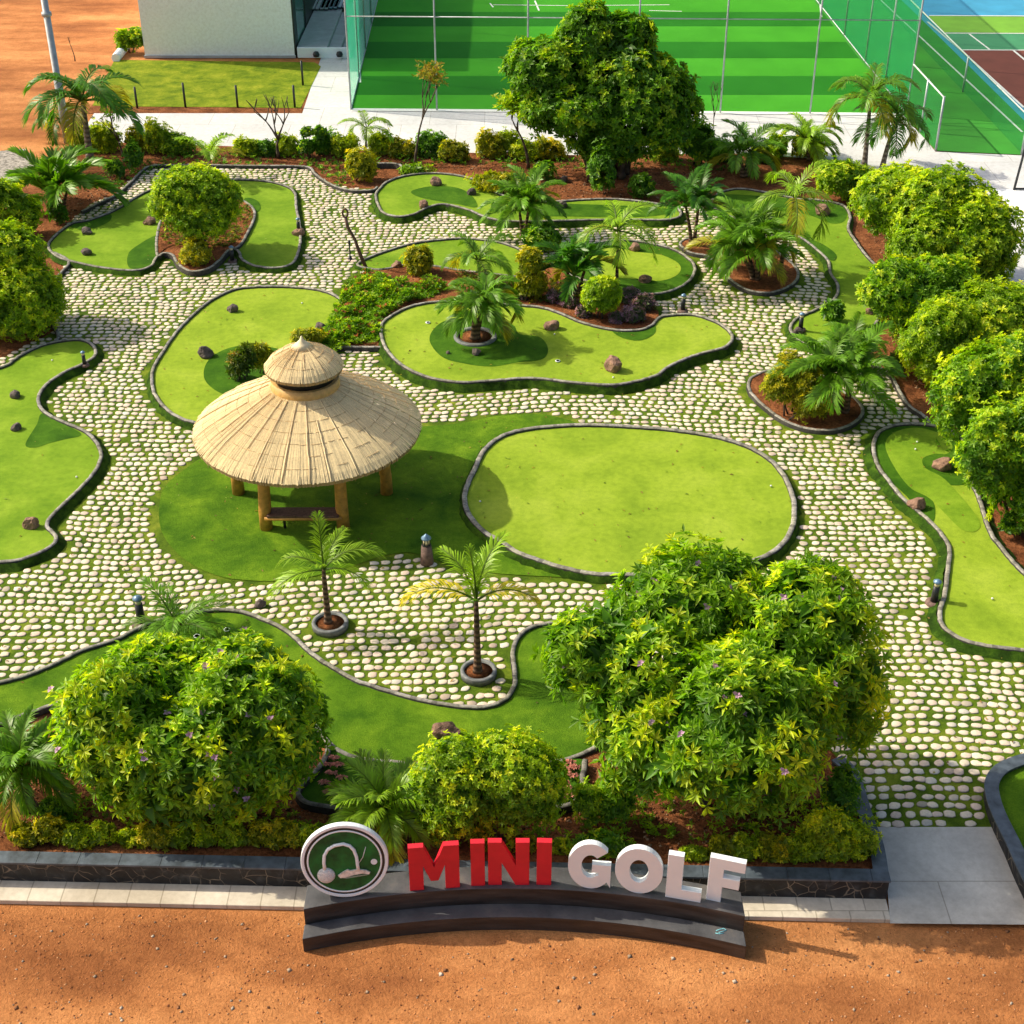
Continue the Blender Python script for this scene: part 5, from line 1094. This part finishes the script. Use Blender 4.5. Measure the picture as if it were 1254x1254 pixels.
for a in (('M',502,563,1086,'red','large red letter M at the start of the red word'),('I',577,594,1082,'red','red letter I between the M and the N'),('N',598,648,1081,'red','red letter N in the middle of the sign'),('I',657,675,1081,'red','red letter I ending the red word, right of the N'),
          ('G',695,747,1085,'white','white letter G starting the white word'),('O',752,810,1091,'white','white round letter O between G and L'),('L',815,858,1099,'white','white letter L between O and F'),('F',865,908,1103,'white','white letter F at the right end of the plinth')): letter(*a)
# emblem
X, Y = G(425, 1097, ztop); d = math.atan2(Y-O[1], X-O[0])-math.pi/2
t = thing('round_emblem', (X, Y, ztop+.005), 'round golf emblem with white rim, green face, ball and putter', 'emblem', rz=d*.5); t.rotation_euler = (R(-10), 0, d*.3)
sE = scl(Y, ztop+.6); ra = 53.5/sE; 
def face_disc(name, pts, y0, y1, mat, parent, bev=.0):   # polygon in the x/z plane from depth y0 (front) to y1
    n = len(pts); V = [(x, y0, z) for x, z in pts]+[(x, y1, z) for x, z in pts]; F = [tuple(range(n)), tuple(reversed(range(n, 2*n)))]
    for i in range(n): j = (i+1) % n; F.append((j, i, n+i, n+j))
    me = pymesh(name, V, F); me.polygons.foreach_set('use_smooth', [False]*len(me.polygons)); return link(name, me, mat, parent)
def ell(cx, cz, rx, rz_, n=56): return [(cx+rx*math.cos(2*math.pi*i/n), cz+rz_*math.sin(2*math.pi*i/n)) for i in range(n)]
def ring(name, r1, r0, y0, y1, mat, parent, rzk):
    n = 64; V = []; F = []
    for i in range(n):
        a = 2*math.pi*i/n
        for r, y in ((r0, y1), (r0, y0), (r1, y0), (r1, y1)): V.append((r*math.cos(a), y, r*math.sin(a)*rzk+ra*rzk_))
    for i in range(n):
        j = (i+1) % n
        for q in range(4): q2 = (q+1) % 4; F.append((i*4+q, j*4+q, j*4+q2, i*4+q2))
    o = link(name, pymesh(name, V, F, None, False), mat, parent); b = o.modifiers.new('bevel', 'BEVEL'); b.width = .012; b.segments = 2; b.limit_method = 'ANGLE'; return o
rzk_ = .99
face_disc('back_plate', ell(0, ra*rzk_, ra*.97, ra*.97*rzk_), -.02, .07, 'white', t); ring('outer_rim', ra, ra*.92, -.045, .07, 'white', t, rzk_)
face_disc('dark_band', ell(0, ra*rzk_, ra*.93, ra*.93*rzk_), -.028, -.021, 'black', t); ring('inner_rim', ra*.86, ra*.82, -.05, -.027, 'white', t, rzk_)
gf = face_disc('green_face', ell(0, ra*rzk_, ra*.825, ra*.825*rzk_), -.038, -.029, 'green_face', t)
def E(x, y): return (x*ra, y*ra*rzk_+ra*rzk_)
M['pocked'] = attr_mat('pocked_ball', .5) if False else simple('ball_grey', (.8, .84, .9), .4, 0, .3, 60, .9, 60, .03)
bc = E(-.44, -.36); mb = MB(); mb.lathe([(0, -.06), (.12*ra, -.055), (.19*ra, -.03), (.22*ra, .02)], 28)
V = [(v[0]+bc[0], -.04+v[2]*1.0, v[1]+bc[1]) for v in mb.V]; F = [tuple(reversed(f)) for f in mb.F]; link('ball_relief', pymesh('ball_relief', V, F, None, True), 'pocked', gf)
cv = [(-.46,-.17),(-.47,.0),(-.45,.2),(-.36,.37),(-.2,.47),(0,.5),(.14,.44),(.23,.32),(.28,.12),(.29,-.06),(.30,-.24)]
MB().tube([(E(*p)[0], -.055, E(*p)[1]) for p in cv], .030, 8).build('shaft', 'white', gf)
face_disc('putter_head', [E(*p) for p in [(-.17,-.36),(-.05,-.27),(.06,-.21),(.12,-.24),(.3,-.22),(.48,-.25),(.57,-.31),(.54,-.36),(.4,-.33),(.2,-.36),(.0,-.42),(-.12,-.43)]], -.07, -.039, 'silver', gf)
face_disc('putter_sole', [E(*p) for p in [(-.14,-.44),(.52,-.37),(.5,-.40),(.02,-.47)]], -.05, -.039, 'glass', gf)
MB().tube([(E(.3,-.1)[0], -.045, E(.3,-.1)[1]), (E(.42,.1)[0], -.045, E(.42,.1)[1]), (E(.5,.38)[0], -.045, E(.5,.38)[1])], .007, 6).build('thin_line', 'silver', gf)
face_disc('small_ball', ell(*E(.67,-.04), .075*ra, .075*ra, 20), -.048, -.039, 'white', gf)
# graffiti tag mark on the lower step
gx, gy = G(884, 1140, zG+h1); to = thing('paint_mark', (gx, gy, zG+h1+.004), 'small pale blue paint scrawl on the lower step at right', 'paint mark')
M['cyan'] = simple('cyan_paint', (.2, .55, .65), .5, 0, .1, 9, 0)
MB().tube([(-.1,0,0),(-.03,.03,0),(.04,.05,0),(.08,.01,0),(.0,-.02,0),(-.06,-.04,0)], .009, 5).build('scrawl', 'cyan', to); MB().tube([(-.12,-.05,0),(-.05,-.07,0),(.03,-.05,0)], .008, 5).build('scrawl', 'cyan', to)
# ---------------------------------------------------------------- building
bx0, by0 = G(178, 70.5, -.05); bx1, by1 = G(360, 73, -.05); bd = 22; bh = 7.5
t = thing('white_building', (bx0, by0, -.06), 'plain white rendered building with dark glazed side at top left', 'building')
wB = bx1-bx0; skew = -.02
MB().box((wB/2, bd/2, bh/2), (wB, bd, bh)).build('wall', 'white_wall', t, False)
MB().box((wB/2, -.02, .06), (wB+.1, .08, .12)).build('skirting', 'grey_step', t, False)
MB().box((wB+.03, .55, bh/2), (.08, 1.0, bh-.01)).build('corner_panel', 'black', t, False)
f_ = MB().box((wB+.03, 2.6, bh/2), (.06, 3.0, bh-.02)).build('window', 'glass', t, False); MB().box((wB+.07, 4.15, bh/2), (.1, .12, bh-.03)).build('frame', 'black', f_, False)
MB().box((wB+.04, 7.0, bh/2), (.09, 5.5, bh-.015)).build('dark_cladding', 'black', t, False)
st_ = thing('entrance_steps', (bx1, by1, -.06), 'grey steps beside the glazed side of the white building', 'steps')
for k, (w_, h_) in enumerate(((1.5, .5), (.62, .34), (.55, .17))):
    x0_ = .12+[0, 1.5, 2.12][k]; MB().box((x0_+w_/2, 4.7-(k*.2), h_/2), (w_-.01, 8.6-k*.4, h_)).build('step', 'grey_step', st_, False, .02)
MB().box((1.45, .38, .25), (2.6, .12, .5)).build('white_end', 'white', st_, False, .02)
for k in range(2): MB().lathe([(.0, 0), (.14, .03), (.17, .14), (.12, .26), (0, .3)], 12, (1.1+k*1.15, .1, .1)).build('boulder_light', 'black', st_)
for k in range(3):
    X_, Y_ = G(392+k*11, 24-k*1, 0); bt = thing('slatted_bench', (X_, Y_, -.06), ['first','second','third'][k]+' dark grey slatted bench from the building wall', 'bench', 'benches beside the building')
    mbx = MB()
    for q in range(4): mbx.box((-.36+q*.24, 2, .62), (.17, 4, .05))
    mbx.build('seat', 'blue_cap' if k else 'grey_step', bt, False); MB().box((0, .25, .3), (.9, .12, .6)).build('leg', 'black', bt, False); MB().box((0, 3.75, .3), (.9, .12, .6)).build('leg', 'black', bt, False)
# small posts round the lawn
for i, (x, y, hp) in enumerate([(168,131,26),(227,130,30),(291,130,27),(361,130,27),(371,103,30)]):
    X_, Y_ = G(x, y); h = zat(Y_, y-hp); o = MB().tube([(0,0,0),(0,0,h)], .05, 8).build('fence_post', 'black', None, True, 0, (X_, Y_, -.05)); tag(o, ['first','second','third','fourth','last and farthest'][i]+' black post from the left around the building lawn', 'post', 'posts around the building lawn')
# concrete drain by lawn
a1_, a2_ = G(142,74), G(165,46); mb = MB(); mb.tube([(0,0,.1),(a2_[0]-a1_[0], a2_[1]-a1_[1], .1)], .22, 8); o = mb.build('drain_pipe', 'white', None, True, 0, (a1_[0], a1_[1], 0)); tag(o, 'white pipe lying on the ground left of the building lawn', 'pipe')
# light pole
X_, Y_ = G(83, 172); mb = MB(); mb.tube([(0,0,0),(0,0,2.6),(0,0,2.62),(0,0,9.5)], [.17,.165,.14,.13], 14)
t = thing('light_pole', (X_, Y_, -.08), 'tall grey steel pole at the upper left corner', 'pole'); mb.build('pole', 'steel', t); MB().lathe([(.2, 5.2), (.2, 5.35)], 14).build('clamp', 'steel', t); MB().tube([(0,0,9.4),(.6,-.3,9.6)], .06, 8).build('arm', 'steel', t)
# ---------------------------------------------------------------- nets and fences
def fence(pts, h, rails, posts, label, netmat, r=.06, name='net_fence', ph=None, railmat='steel'):
    """pts: world ground points of the run; posts: fractions along it"""
    p0, p1 = np.array(pts[0]), np.array(pts[1]); t = thing(name, (p0[0], p0[1], -.05), label, 'net fence'); d = p1-p0
    V = [(0,0,.05),(d[0],d[1],.05),(d[0],d[1],h),(0,0,h)]; link('net', pymesh('net', V, [(0,1,2,3)]), netmat, t)
    for f in posts: MB().tube([(d[0]*f, d[1]*f, 0), (d[0]*f, d[1]*f, (ph or h)+.05)], r, 8).build('post', 'steel', t)
    for z in rails: MB().tube([(0,0,z),(d[0],d[1],z)], r*.7, 6).build('rail', railmat, t)
    return t
f0 = np.array(G(430,133)); f1 = np.array(G(1110,139)); Yr = (f0[1]+f1[1])/2; zrail = zat(Yr, 21)
print('rail', zrail, f0, f1)
def fr(x, y): return (G(x, y)[0]-f0[0])/(f1[0]-f0[0])
fence((f0, f1), 7.2, [zrail, 7.15], [0, fr(535,134), fr(646,135), fr(778,136), fr(882,137), fr(992,138), 1], 'tall near net fence of the striped pitch with a pale mid rail', 'net_thin', .04)
g0 = np.array(G(*tovp(430,133,-200))); g1 = np.array(G(*tovp(1110,139,-200)))
fence((f0, g0), 7.2, [.05], [.06, .12, .18, .26, .36, .5, .7, 1], 'dense teal net running back along the left side of the pitch', 'net_dense', .05)
fence((f1, g1), 7.2, [.05, 7.1], [.05, .1, .16, .24, .34, .5, .7, 1], 'dense green net running back along the right side of the pitch', 'net_green', .05)
c0 = np.array(G(1146,183)); hlow = zat(c0[1], 118)
fence((c0, f1), hlow, [hlow], [0, .5], 'low net with white top rail at the pitch corner', 'net_mid', .05, railmat='steel_white')
d0 = np.array(G(1251,188)); g3 = np.array(G(*tovp(1251,188,-200))); 
fence((d0, g3), 1.6, [1.6], [0, .1, .2, .32, .46, .62, .8], 'low green net along the right side of the second pitch', 'net_mid', .05, railmat='steel_white')
X_, Y_ = G(1242,231); t = thing('gate_post', (X_, Y_, -.05), 'dark leaning gate frame at the right edge of the walkway', 'post'); MB().tube([(0,0,0),(.35,.3,3.2)], .05, 8).build('post', 'black', t); MB().tube([(0,0,.05),(.9,0,.05)], .04, 6).build('foot', 'black', t)
# ---------------------------------------------------------------- camera, light
cam = bpy.data.cameras.new('camera'); co = bpy.data.objects.new('camera', cam); COL.objects.link(co); co.location = (0, 0, HC); co.rotation_euler = (math.pi/2-TH, 0, 0)
cam.sensor_width = 36; cam.lens = 36*FOC/1254; cam.clip_end = 3000; cam.clip_start = .1; scene.camera = co
SD = Vector((.96, -.27, 0)).normalized(); EL = R(40)
sv = Vector((-SD.x*math.cos(EL), -SD.y*math.cos(EL), math.sin(EL)))
sun = bpy.data.lights.new('sun', 'SUN'); sun.energy = 5.0; sun.angle = R(.6); sun.color = (1, .91, .70); so = bpy.data.objects.new('sun', sun); COL.objects.link(so); so.rotation_euler = sv.to_track_quat('Z', 'Y').to_euler(); so.location = (-20, 40, 40)
w = bpy.data.worlds.new('World'); scene.world = w; w.use_nodes = True; nt = w.node_tree; bg = nt.nodes['Background']; sky = nt.nodes.new('ShaderNodeTexSky'); sky.sky_type = 'NISHITA'; sky.sun_disc = False; sky.sun_elevation = EL; sky.sun_rotation = math.atan2(sv.x, sv.y)
nt.links.new(mixc(nt, 1.0, sky.outputs[0], (1.0, .985, .96), 'MULTIPLY'), bg.inputs[0]); bg.inputs[1].default_value = .15; sky.air_density = 1.3; sky.dust_density = 5; sky.ozone_density = .6
scene.view_settings.view_transform = 'Standard'; scene.view_settings.look = 'None'; scene.view_settings.exposure = 0; scene.view_settings.gamma = 1
scene.render.engine = 'CYCLES'; scene.render.resolution_x = 1024; scene.render.resolution_y = 1024
scene.cycles.transparent_max_bounces = 24; scene.cycles.max_bounces = 8
